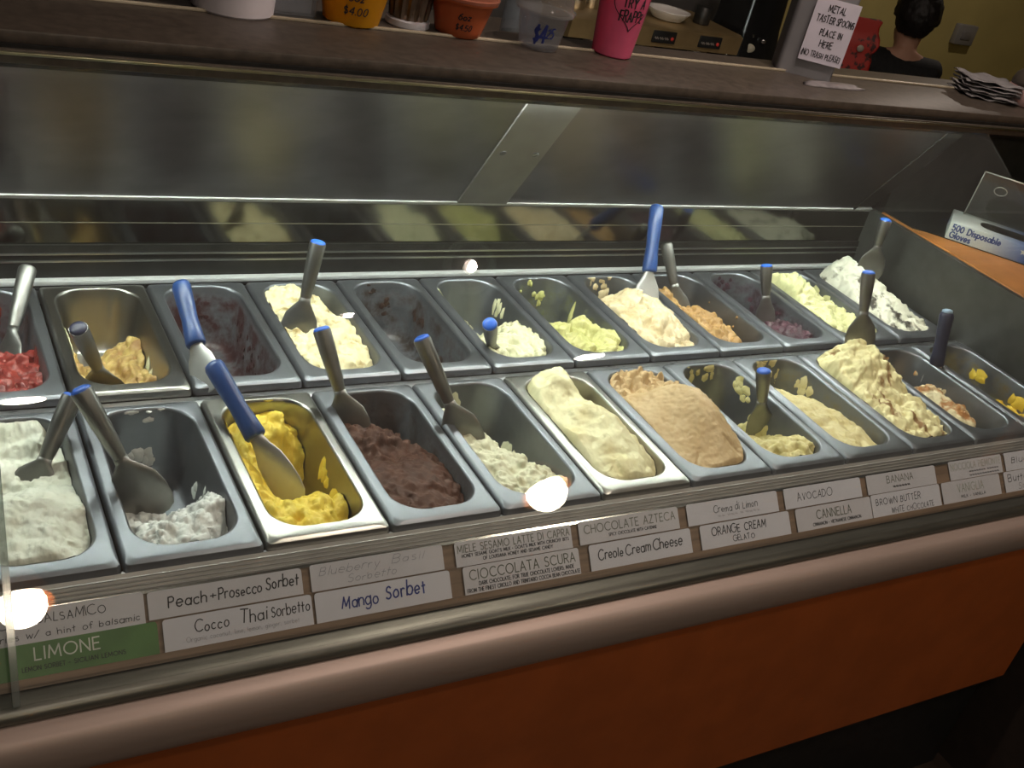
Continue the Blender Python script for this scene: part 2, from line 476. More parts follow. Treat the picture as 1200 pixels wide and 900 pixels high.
# sloping ledge: frame (x, s down the slope, n out of it)
A_L = Vector((0, -0.006, -0.012)); ES = Vector((0, -0.643, -0.766)); EN = Vector((0, -0.766, 0.643))
def ledge(x, s, n=0.0):
    return Vector((x, 0, 0)) + A_L + ES * s + EN * n
def ledge_box(bm, x0, x1, s0, s1, n0, n1):
    r = bmesh.ops.create_cube(bm, size=1)
    for v in r['verts']:
        v.co = ledge(x0 + (v.co.x + .5) * (x1 - x0), s0 + (v.co.y + .5) * (s1 - s0), n0 + (v.co.z + .5) * (n1 - n0))
bm = bmesh.new(); ledge_box(bm, CX0, CX1, 0.020, 0.104, -0.014, -0.001); cpart('label_ledge', bm, LEDGEWOOD)
bm = bmesh.new(); ledge_box(bm, CX0, CX1, 0.0185, 0.0222, -0.001, 0.0012); cpart('clip_strip', bm, SHINY)
bm = bmesh.new(); ledge_box(bm, CX0, CX1, 0.0925, 0.1, -0.001, 0.004); ledge_box(bm, CX0, CX1, 0.053, 0.0550, -0.001, 0.0009); cpart('card_lip', bm, LEDGEWOOD)
bm = bmesh.new()
ledge_box(bm, CX0, CX1, -0.004, 0.0185, -0.012, -0.002)
for k in range(4):
    s = 0.0005 + k * 0.0049
    prof = [ledge(0, s, -0.003), ledge(0, s + 0.0006, 0.0016), ledge(0, s + 0.0012, 0.002), ledge(0, s + 0.0018, 0.0016), ledge(0, s + 0.0024, -0.003)]
    extrude_x(bm, [(p.y, p.z) for p in prof], CX0, CX1)
cpart('ribbed_strip', bm, mat('ribbed_strip_metal', (0.42, 0.41, 0.40), 0.45, 0.4, 0.06, 30), 60)

# well and pan supports
bm = bmesh.new()
box(bm, CX0, CX1, 0.0, 0.72, -0.30, -0.28)
box(bm, CX0, CX1, -0.006, 0.002, -0.30, -0.034)
box(bm, CX0, CX1, 0.700, 0.72, -0.30, -0.004)
box(bm, CX0, CX0 + 0.02, 0.0, 0.72, -0.30, -0.004)
cpart('pan_well', bm, WELL)
bm = bmesh.new()
for y0, y1 in ((-0.003, 0.008), (0.332, 0.358), (0.687, 0.6995)):
    box(bm, CX0, CX1, y0, y1, -0.034, -0.0145, 0.002)
cpart('pan_support_rail', bm, STEEL)
bm = bmesh.new(); box(bm, CX0, -0.002, -0.004, 0.70, -0.0145, 0.0, 0.002); cpart('cover_plate', bm, PANSTEEL)

# rear: bright edge trim, black sliding track, mirror strip, leaning rear door
bm = bmesh.new(); box(bm, CX0, CX1, 0.692, 0.706, -0.004, 0.004, 0.001); cpart('rear_trim', bm, PALETRIM)
bm = bmesh.new()
box(bm, CX0, CX1, 0.706, 0.735, -0.004, 0.031); box(bm, CX0, CX1, 0.709, 0.735, 0.031, 0.060)
cpart('rear_track', bm, BLACKRAIL)
bm = bmesh.new()
for z in (0.031, 0.044):
    box(bm, CX0, CX1, 0.7055, 0.712, z, z + 0.0022)
cpart('track_line', bm, ALU)
bm = bmesh.new(); box(bm, CX0, CX1, 0.714, 0.735, 0.060, 0.137); cpart('mirror_strip', bm, MIRROR)
bm = bmesh.new(); box(bm, CX0, CX1, 0.7135, 0.716, 0.097, 0.0985); cpart('mirror_edge_reflection', bm, mat('painted_reflection_grey', (0.2, 0.19, 0.15), 0.4, 0.6))  # painted line imitating the canopy edge reflected in the mirror strip
# panel frame: origin at the bottom bright edge, going up and forward
PB = Vector((0, 0.716, 0.142)); PU = Vector((0, -0.547, 0.837)); PN = Vector((0, -0.837, -0.547))
PLEN = 0.305
def panel(x, u, n=0.0):
    return Vector((x, 0, 0)) + PB + PU * u + PN * n
def panel_box(bm, x0, x1, u0, u1, n0, n1):
    r = bmesh.ops.create_cube(bm, size=1)
    for v in r['verts']:
        v.co = panel(x0 + (v.co.x + .5) * (x1 - x0), u0 + (v.co.y + .5) * (u1 - u0), n0 + (v.co.z + .5) * (n1 - n0))
bm = bmesh.new(); panel_box(bm, CX0, 1.975, 0, PLEN, -0.012, 0); cpart('rear_door', bm, DOORMETAL)
bm = bmesh.new(); panel_box(bm, CX0, CX1, -0.004, 0.004, -0.012, 0.003); cpart('door_edge', bm, PALETRIM)
bm = bmesh.new(); panel_box(bm, 0.905, 1.012, 0.004, PLEN, 0.0, 0.004); stile = cpart('door_stile', bm, STILE)
for x in (0.925, 0.993):
    bm = bmesh.new()
    for kk in (0, 1):
        lathe(bm, [(0.0068, 0), (0.0068, 0.0012), (0.004, 0.002)], 16) if kk == 0 else None
    zz = panel(x, 0.165, 0.004)
    q = PN.to_track_quat('Z', 'Y').to_matrix().to_4x4()
    q.translation = zz
    bmesh.ops.transform(bm, matrix=q, verts=bm.verts)
    o = link('screw', bm, mat('dark_screw', (0.1, 0.1, 0.1), 0.4, 0.8))
    o.parent = stile
    o.matrix_parent_inverse = stile.matrix_parent_inverse @ Matrix.Identity(4) if False else Matrix.Identity(4)
bm = bmesh.new(); panel_box(bm, 1.975, CX1, 0, PLEN, -0.014, -0.004); panel_box(bm, 1.970, 1.976, 0, PLEN, -0.004, 0.003); cpart('door_end_stop', bm, BLACKRAIL)

# top shelf with its fascia and the lamp housing under it
SZ = 0.4535
SX1 = 3.1
bm = bmesh.new(); box(bm, CX0 - 0.3, SX1, 0.512, 0.775, SZ - 0.018, SZ, 0.003); cpart('top_shelf', bm, SHELFTOP)
bm = bmesh.new(); box(bm, CX0 - 0.3, SX1, 0.508, 0.56, SZ - 0.024, SZ - 0.0165); cpart('shelf_groove', bm, BLACK)
bm = bmesh.new(); box(bm, CX0 - 0.3, SX1, 0.503, 0.56, SZ - 0.0405, SZ - 0.022, 0.002); cpart('shelf_fascia', bm, SHELFBAND)
bm = bmesh.new(); extrude_x(bm, [(0.5005, SZ - 0.0385), (0.4985, SZ - 0.026), (0.5015, SZ - 0.0235), (0.5045, SZ - 0.026), (0.5045, SZ - 0.0385)], CX0 - 0.3, SX1) if False else box(bm, CX0 - 0.3, SX1, 0.4985, 0.504, SZ - 0.0285, SZ - 0.0245, 0.0012); cpart('fascia_bead', bm, mat('brass_bead', (0.42, 0.41, 0.28), 0.3, 1))
bm = bmesh.new(); box(bm, CX0, SX1, 0.506, 0.512, SZ - 0.046, SZ - 0.040); cpart('lamp_shield', bm, BLACKRAIL)
bm = bmesh.new(); box(bm, CX0, CX1, 0.513, 0.57, SZ - 0.0215, SZ - 0.0185); cpart('lamp_reflector', bm, mat('white_reflector', (0.8, 0.8, 0.8), 0.5, 0, 0.02))
bm = bmesh.new()
tube(bm, [(CX0 + 0.06, 0.533, SZ - 0.0355), (CX1 - 0.03, 0.533, SZ - 0.0355)], 0.0075, 12)
cpart('fluorescent_tube', bm, emit('lit_tube', (0.93, 1.0, 0.90), TUBE_L))
bm = bmesh.new(); box(bm, CX0 - 0.3, SX1, 0.690, 0.697, SZ, SZ + 0.0045, 0.001); cpart('acrylic_edge_strip', bm, mat('pale_acrylic_edge', (0.62, 0.55, 0.42), 0.25, 0, 0.35, 2.5, col2=(0.35, 0.3, 0.22)))
bm = bmesh.new(); box(bm, 2.06, SX1, 0.70, 0.76, 0.0, SZ - 0.018); cpart('rear_riser', bm, DARKWALL)
# end wall and side glass
bm = bmesh.new(); extrude_x(bm, [(-0.09, -0.10), (-0.06, -0.06), (0.09, 0.135), (0.10, 0.143), (0.72, 0.143), (0.72, -0.30), (-0.06, -0.30)], CX1 - 0.004, CX1 + 0.012); cpart('end_panel', bm, DARKWALL)
bm = bmesh.new(); extrude_x(bm, [(0.105, 0.143), (0.72, 0.143), (0.55, SZ - 0.052), (0.495, SZ - 0.052), (0.16, 0.203)], CX1 + 0.001, CX1 + 0.006); cpart('end_glass', bm, ENDGLASS)
# bent front glass in two panes meeting at the left
def glass_curve():
    A, B, Cc = Vector((-0.092, -0.094)), Vector((0.13, 0.19)), Vector((0.5035, SZ - 0.0415))
    u, v = (B - A).normalized(), (Cc - B).normalized()
    p0, p2 = B - u * 0.07, B + v * 0.07
    return [A] + [(1 - k / 12) ** 2 * p0 + 2 * k / 12 * (1 - k / 12) * B + (k / 12) ** 2 * p2 for k in range(13)] + [Cc]
def glass_profile(half):
    c = glass_curve()
    up, dn = [], []
    for i, p in enumerate(c):
        d = (c[min(i + 1, len(c) - 1)] - c[max(i - 1, 0)]).normalized()
        n = Vector((-d.y, d.x)) * half
        up.append(tuple(p + n)); dn.append(tuple(p - n))
    return up + dn[::-1]
def glass_pane(x0, x1):
    bm = bmesh.new()
    extrude_x(bm, glass_profile(0.003), x0, x1)
    return cpart('front_glass', bm, GLASS)
glass_pane(0.048, CX1)
glass_pane(CX0, 0.040)
bm = bmesh.new(); extrude_x(bm, glass_profile(0.0042), 0.0402, 0.0478); cpart('glass_joint', bm, clear('joint_glass', (0.62, 0.66, 0.64), 1.5, 0.1, 0.12))

# neighbouring counter at the right end
sc = thing('side_counter', 'orange topped counter joined to the right end of the gelato case', 'counter', (2.5, 0.2, FLOOR))
bm = bmesh.new(); box(bm, 2.05, 3.1, -0.30, 0.695, 0.118, 0.146, 0.003)
o = link('counter_top', bm, COUNTERORANGE); o.parent = sc; o.matrix_parent_inverse = Matrix.Translation(-Vector(sc.location)); sharp(o)
bm = bmesh.new(); box(bm, 2.07, 3.05, -0.24, 0.68, FLOOR, 0.118)
o = link('cabinet_body', bm, mat('dark_cabinet', (0.04, 0.03, 0.025), 0.5)); o.parent = sc; o.matrix_parent_inverse = Matrix.Translation(-Vector(sc.location)); sharp(o)

bm = bmesh.new()
mp_ = [(2.055, 0.60), (2.085, 0.578), (2.52, 0.034), (3.05, 0.034), (3.05, 0.69), (2.055, 0.69)]
loft(bm, [[(x, y, 0.146) for x, y in mp_], [(x, y, 0.1485) for x, y in mp_]])
o = link('rubber_mat', bm, BLACK); o.parent = sc; o.matrix_parent_inverse = Matrix.Translation(-Vector(sc.location)); sharp(o)

# ------------------------------------------------------------------ pans
PW, PL = 0.1655, 0.331
ROWY = {'F': 0.1665, 'B': 0.524}
def rrect(hw, hl, r, n=7):
    pts = []
    for cx, cy, a0 in ((hw - r, hl - r, 0), (-hw + r, hl - r, 90), (-hw + r, -hl + r, 180), (hw - r, -hl + r, 270)):
        for i in range(n + 1):
            a = math.radians(a0 + 90 * i / n)
            pts.append((cx + r * math.cos(a), cy + r * math.sin(a)))
    return pts
OPX, OPY, OPR = 0.0655, 0.1455, 0.045     # half opening and corner radius at the rim
OFFY = 0.004                                # the opening sits a little to the back
FLZ = -0.108
def pan_half(z):
    """half width, half length, corner radius of the cavity at height z"""
    t = min(1.0, max(0.0, -z / 0.108))
    return OPX - 0.002 - 0.013 * t, OPY - 0.002 - 0.017 * t, OPR - 0.006 * t
def pan_bm():
    bm = bmesh.new()
    rings = []
    def ring(hw, hl, r, z, oy=0.0):
        rings.append([(x, y + oy, z) for x, y in rrect(hw, hl, r)])
    ring(PW / 2, PL / 2, 0.006, -0.014)
    ring(PW / 2 - 0.0005, PL / 2 - 0.0005, 0.006, -0.008)
    ring(PW / 2 - 0.002, PL / 2 - 0.002, 0.007, -0.0035)
    ring(PW / 2 - 0.005, PL / 2 - 0.006, 0.014, -0.0012)
    ring(PW / 2 - 0.0065, PL / 2 - 0.009, 0.018, -0.0004)
    ring(OPX + 0.0015, OPY + 0.0015, OPR + 0.001, 0.0, OFFY)
    ring(OPX, OPY, OPR, -0.0006, OFFY)
    for z in (-0.004, -0.03, -0.06, -0.088):
        a, b, r = pan_half(z)
        ring(a, b, r, z, OFFY)
    a, b, r = pan_half(-0.1)
    ring(a - 0.002, b - 0.002, r, -0.099, OFFY)
    ring(a - 0.007, b - 0.007, r - 0.005, -0.1055, OFFY)
    ring(a - 0.014, b - 0.014, r - 0.01, -0.108, OFFY)
    ring(a - 0.03, b - 0.06, 0.018, -0.1085, OFFY)
    loft(bm, rings, True, False, True)
    return bm
bm = pan_bm()
pan_mesh_holder = link('pan_body', bm, PANSTEEL)
sharp(pan_mesh_holder, 38)
PANMESH = pan_mesh_holder.data
bpy.data.objects.remove(pan_mesh_holder)

def pan_center(row, col):
    return Vector(((col - 0.5) * PITCHX, ROWY[row], 0))

def smear_patch(bm, side, s, z, w, h, th, rnd):
    """an irregular dab stuck to a pan wall; side in B,R,L,F or D (floor), s along it in -1..1"""
    n = 12
    ph = rnd.uniform(0, 100)
    def at(ds, dz, out):
        zz = min(-0.001, z + dz)
        a, b, r = pan_half(zz)
        if side in 'BF':
            x = max(-(a - 0.016), min(a - 0.016, s * a + ds)); y = b - out
            return Vector((x, (y if side == 'B' else -y) + OFFY, zz))
        if side in 'RL':
            y = max(-(b - 0.016), min(b - 0.016, s * b + ds)); x = a - out
            return Vector(((x if side == 'R' else -x), y + OFFY, zz))
        return Vector((s * (a - 0.02) + ds, z + dz + OFFY, FLZ + out))
    def rad(i):
        ang = 2 * PI * i / n
        return 0.72 + 0.5 * noise.noise(Vector((math.cos(ang) * 1.2 + ph, math.sin(ang) * 1.2, ph)))
    c = bm.verts.new(at(0, 0, th))
    r1, r2 = [], []
    for i in range(n):
        ang = 2 * PI * i / n
        q = rad(i)
        r1.append(bm.verts.new(at(math.cos(ang) * w * 0.6 * q, math.sin(ang) * h * 0.6 * q, th * rnd.uniform(0.7, 1.15))))
        r2.append(bm.verts.new(at(math.cos(ang) * w * q, math.sin(ang) * h * q, 0.0004)))
    for i in range(n):
        j = (i + 1) % n
        bm.faces.new((c, r1[i], r1[j]))
        bm.faces.new((r1[i], r2[i], r2[j], r1[j]))

def stained(name, col, lo, hi):
    """pan steel with a dried film of gelato below the rim"""
    M = bpy.data.materials.new(name); M.use_nodes = True
    nt = M.node_tree; b = nt.nodes['Principled BSDF']
    tc = nt.nodes.new('ShaderNodeTexCoord'); nz = nt.nodes.new('ShaderNodeTexNoise'); rp = nt.nodes.new('ShaderNodeValToRGB')
    nz.inputs['Scale'].default_value = 28; nz.inputs['Detail'].default_value = 8; nz.inputs['Roughness'].default_value = 0.65
    nt.links.new(tc.outputs['Object'], nz.inputs['Vector']); nt.links.new(nz.outputs['Fac'], rp.inputs[0])
    rp.color_ramp.elements[0].position, rp.color_ramp.elements[1].position = lo, hi
    sx = nt.nodes.new('ShaderNodeSeparateXYZ'); nt.links.new(tc.outputs['Object'], sx.inputs[0])
    mr = nt.nodes.new('ShaderNodeMapRange'); mr.inputs['From Min'].default_value = -0.006; mr.inputs['From Max'].default_value = -0.02
    nt.links.new(sx.outputs['Z'], mr.inputs[0])
    mu = nt.nodes.new('ShaderNodeMath'); mu.operation = 'MULTIPLY'
    nt.links.new(rp.outputs[0], mu.inputs[0]); nt.links.new(mr.outputs[0], mu.inputs[1])
    mx = nt.nodes.new('ShaderNodeMix'); mx.data_type = 'RGBA'
    mx.inputs[6].default_value = (0.20, 0.212, 0.235, 1); mx.inputs[7].default_value = (*col, 1)
    nt.links.new(mu.outputs[0], mx.inputs[0]); nt.links.new(mx.outputs[2], b.inputs['Base Color'])
    iv = nt.nodes.new('ShaderNodeMath'); iv.operation = 'SUBTRACT'; iv.inputs[0].default_value = 0.9
    nt.links.new(mu.outputs[0], iv.inputs[1]); nt.links.new(iv.outputs[0], b.inputs['Metallic'])
    b.inputs['Roughness'].default_value = 0.42
    return M
STAINS = {('B', 3): stained('red_stained_pan', (0.04, 0.012, 0.013), 0.34, 0.56), ('B', 5): stained('chocolate_stained_pan', (0.03, 0.018, 0.013), 0.40, 0.60),
          ('B', 10): stained('purple_stained_pan', (0.04, 0.018, 0.028), 0.40, 0.60), ('F', 4): stained('chocolate_filmed_pan', (0.03, 0.018, 0.013), 0.44, 0.66),
          ('B', 1): stained('red_filmed_pan', (0.06, 0.012, 0.01), 0.42, 0.62), ('F', 9): stained('cream_filmed_pan', (0.20, 0.17, 0.08), 0.45, 0.70),
          ('F', 12): stained('yellow_filmed_pan', (0.16, 0.12, 0.03), 0.46, 0.70), ('B', 7): stained('green_filmed_pan', (0.12, 0.13, 0.04), 0.48, 0.66)}
PANBRIGHT = mat('newer_pan_steel', (0.36, 0.355, 0.33), 0.3, 1, 0.05, 25, rvar=0.05)
def make_pan(row, col, label, smears=None, smear_mat=None, smear_label=None):
    t = thing('gelato_pan', label, 'pan', pan_center(row, col), group='steel gelato pans in two rows')
    body = bpy.data.objects.new('pan_body', PANMESH)
    COL.objects.link(body)
    body.parent = t
    wn = body.modifiers.new('crisp_flange', 'WEIGHTED_NORMAL')
    wn.keep_sharp = True
    wn.weight = 90
    if (row, col) in (('F', 3), ('F', 6), ('B', 2)):
        body.material_slots[0].link = 'OBJECT'
        body.material_slots[0].material = PANBRIGHT
    if (row, col) in STAINS:
        body.material_slots[0].link = 'OBJECT'
        body.material_slots[0].material = STAINS[row, col]
    if smears:
        rnd = random.Random(col * 7 + (3 if row == 'B' else 0))
        for (side, s, z, w, h, cnt, spread) in smears:
            for k in range(cnt):
                ss = s + rnd.uniform(-1, 1) * spread
                zz = z + rnd.uniform(-1, 1) * spread * 0.035
                f = rnd.uniform(0.6, 1.25)
                bm = bmesh.new()
                smear_patch(bm, side, ss, zz, w * f, h * f * rnd.uniform(0.7, 1.3), rnd.uniform(0.0015, 0.0032) * (0.5 if smear_label else 1.0), rnd)
                o = link('gelato_smear', bm, smear_mat, t)
                if smear_label:
                    o['label'] = smear_label
    return t

# ------------------------------------------------------------------ gelato
def catmull(p0, p1, p2, p3, t):
    return 0.5 * ((2 * p1) + (-p0 + p2) * t + (2 * p0 - 5 * p1 + 4 * p2 - p3) * t * t + (-p0 + 3 * p1 - 3 * p2 + p3) * t ** 3)
def grid_sample(G, u, v):
    """G rows from back to front, columns left to right (cm); u 0..1 left to right, v 0..1 back to front"""
    R, Cn = len(G), len(G[0])
    fv, fu = v * (R - 1), u * (Cn - 1)
    i, j = min(int(fv), R - 2), min(int(fu), Cn - 2)
    tv, tu = fv - i, fu - j
    cl = lambda k, n: max(0, min(n - 1, k))
    rows = []
    for a in (-1, 0, 1, 2):
        r = G[cl(i + a, R)]
        rows.append(catmull(r[cl(j - 1, Cn)], r[cl(j, Cn)], r[cl(j + 1, Cn)], r[cl(j + 2, Cn)], tu))
    return catmull(*rows, tv)
def fbm(p, oct=4):
    return noise.fractal(p, 0.9, 2.1, oct)

def gelato(row, col, label, G, material, lump=0.006, lfreq=28, fine=0.0018, ffreq=150, chunk=0.0, cfreq=45, nu=64, nv=112,
           ridge=0.0, rdir=(1, 0.4), warp=0.0, cv=1.1):
    G = GRIDS.get((row, col), G)
    lump *= 1.2
    c = pan_center(row, col)
    bm = bmesh.new()
    sd = Vector((col * 3.7, 5.1 if row == 'F' else 17.3, col * 1.3))
    V = {}
    H = np.zeros((nv + 1, nu + 1))
    for i in range(nv + 1):
        for j in range(nu + 1):
            u, v = j / nu, i / nv
            p = Vector(((u - .5) * 0.13, (0.5 - v) * 0.29, 0)) + sd
            uu, vv = u, v
            if warp:
                uu = min(1, max(0, u + warp * noise.noise(p * 22)))
                vv = min(1, max(0, v + warp * 0.6 * noise.noise(p * 22 + Vector((9, 9, 9)))))
            h = grid_sample(G, uu, vv) / 100
            h += lump * fbm(p * lfreq, 3)
            if ridge:
                w = (p.x * rdir[0] + p.y * rdir[1]) * 95 + 1.7 * noise.noise(p * 30)
                h += ridge * (abs(math.sin(w)) - 0.5)
            if chunk and v < cv:
                d, pts = noise.voronoi(p * cfreq)
                h += chunk * (0.9 - 1.5 * d[0]) + chunk * 0.7 * noise.cell(pts[0] * 3.1)
            ed = min(u, 1 - u) * 0.13, min(v, 1 - v) * 0.29
            ed = min(ed)
            h = min(h, -0.003 + 0.055 * math.sqrt(max(0, ed - 0.0005) / 0.022))   # rounds over where it leaves the rim
            H[i, j] = max(h, FLZ - 0.004)
    for i in range(nv + 1):
        for j in range(nu + 1):
            u, v = j / nu, i / nv
            h = H[i, j]
            a, b, r = pan_half(h)
            a -= 0.0012; b -= 0.0012
            if h > -0.006:
                t = min(1.0, (h + 0.006) / 0.05)
                a += 0.001 - 0.008 * t; b += 0.001 - 0.010 * t
            x, y = (2 * u - 1) * a, (1 - 2 * v) * b
            ex, ey = abs(x) - (a - r), abs(y) - (b - r)
            if ex > 0 and ey > 0:
                q = max(ex, ey) / math.hypot(ex, ey)
                x = math.copysign(a - r + ex * q, x)
                y = math.copysign(b - r + ey * q, y)
            V[i, j] = bm.verts.new((x, y + OFFY, h))
    for i in range(nv):
        for j in range(nu):
            k = ((i, j), (i, j + 1), (i + 1, j + 1), (i + 1, j))
            if max(H[q] for q in k) > FLZ + 0.0005:
                bm.faces.new([V[q] for q in k][::-1])
    for v in [v for v in bm.verts if not v.link_faces]:
        bm.verts.remove(v)
    bm.normal_update()
    moves = []
    for v in bm.verts:
        p = v.co + sd
        f_ = fbm(p * ffreq, 3)
        dsp = fine * (f_ if lump < 0.0055 else 1.5 * (0.35 - abs(f_)) + 0.5 * f_)
        if lump > 0.003:
            dsp += lump * 0.55 * noise.noise(p * lfreq * 2.3)
        moves.append((v, v.normal * dsp))
    for v, d in moves:
        q = v.co + d
        a, b, r = pan_half(q.z)
        if q.z < 0.0:
            q.x = max(-a + 0.0008, min(a - 0.0008, q.x))
            q.y = max(-b + 0.0008 + OFFY, min(b - 0.0008 + OFFY, q.y))
        q.z = max(q.z, FLZ - 0.002)
        v.co = q
    o = link('gelato', bm, material)
    o.location = c
    return tag(o, label, 'gelato')

def ice(name, col, col2=None, rough=0.5, scale=40, bump=0.35, bscale=260, ramp=(0.35, 0.65), sss=0.0, **k):
    return mat('gelato_' + name, col, rough, 0, 0.06, scale, bump, bscale, col2, ramp=ramp, sss=sss, **k)

W_LIMONE = ice('white_limone', (0.74, 0.76, 0.66), (0.68, 0.70, 0.58))
W_COCO = ice('white_coconut', (0.78, 0.80, 0.77), (0.70, 0.73, 0.70))
MANGO = ice('mango', (0.90, 0.72, 0.10), (0.84, 0.60, 0.05))
CHOC = ice('chocolate', (0.115, 0.05, 0.032), (0.065, 0.026, 0.016), 0.6, spec=0.25)
MILK = ice('pale_milk', (0.78, 0.77, 0.56), (0.70, 0.70, 0.50))
CREAMY = ice('yellow_cream', (0.82, 0.78, 0.48), (0.78, 0.66, 0.30), scale=12, ramp=(0.2, 0.5))
COFFEE = ice('coffee', (0.62, 0.46, 0.25), (0.52, 0.36, 0.17), scale=22)
OCREAM = ice('orange_cream', (0.74, 0.67, 0.34), (0.62, 0.55, 0.22))
CANNEL = ice('cinnamon_cream', (0.74, 0.66, 0.36), (0.66, 0.56, 0.26))
BANANA = ice('banana_swirl', (0.80, 0.73, 0.40), (0.30, 0.17, 0.06), scale=22, ramp=(0.38, 0.45), stretch=(1.6, 0.6, 0.4))
BBUTTER = ice('brown_butter', (0.76, 0.68, 0.44), (0.40, 0.18, 0.05), scale=30, ramp=(0.40, 0.52))
YELLOWG = ice('deep_yellow', (0.78, 0.55, 0.04), (0.62, 0.45, 0.05))
REDG = ice('red_berry', (0.30, 0.04, 0.028), (0.13, 0.014, 0.013), 0.4, scale=55)
TANMIX = ice('honey_crumb', (0.62, 0.46, 0.16), (0.34, 0.18, 0.06), scale=42)
PISTCREAM = ice('cream_with_crumbs', (0.76, 0.69, 0.42), (0.36, 0.26, 0.10), scale=26, ramp=(0.34, 0.46))
PALECREAM = ice('pale_cream', (0.76, 0.74, 0.50), (0.62, 0.62, 0.40))
AVOC = ice('avocado_green', (0.60, 0.58, 0.26), (0.46, 0.46, 0.15), scale=30)
BEIGE = ice('beige', (0.72, 0.62, 0.42), (0.56, 0.44, 0.24), scale=30)
BROWNTAN = ice('brown_tan', (0.46, 0.28, 0.10), (0.32, 0.18, 0.06), scale=50)
PURPLE = ice('purple_berry', (0.09, 0.032, 0.05), (0.035, 0.014, 0.024), scale=50)
LEMONC = ice('pale_lemon', (0.74, 0.73, 0.40), (0.62, 0.62, 0.32))
OREO = ice('cookie_cream', (0.70, 0.70, 0.58), (0.05, 0.045, 0.035), scale=24, ramp=(0.37, 0.45), stretch=(1.2, 0.8, 1))

E_ = -11.5

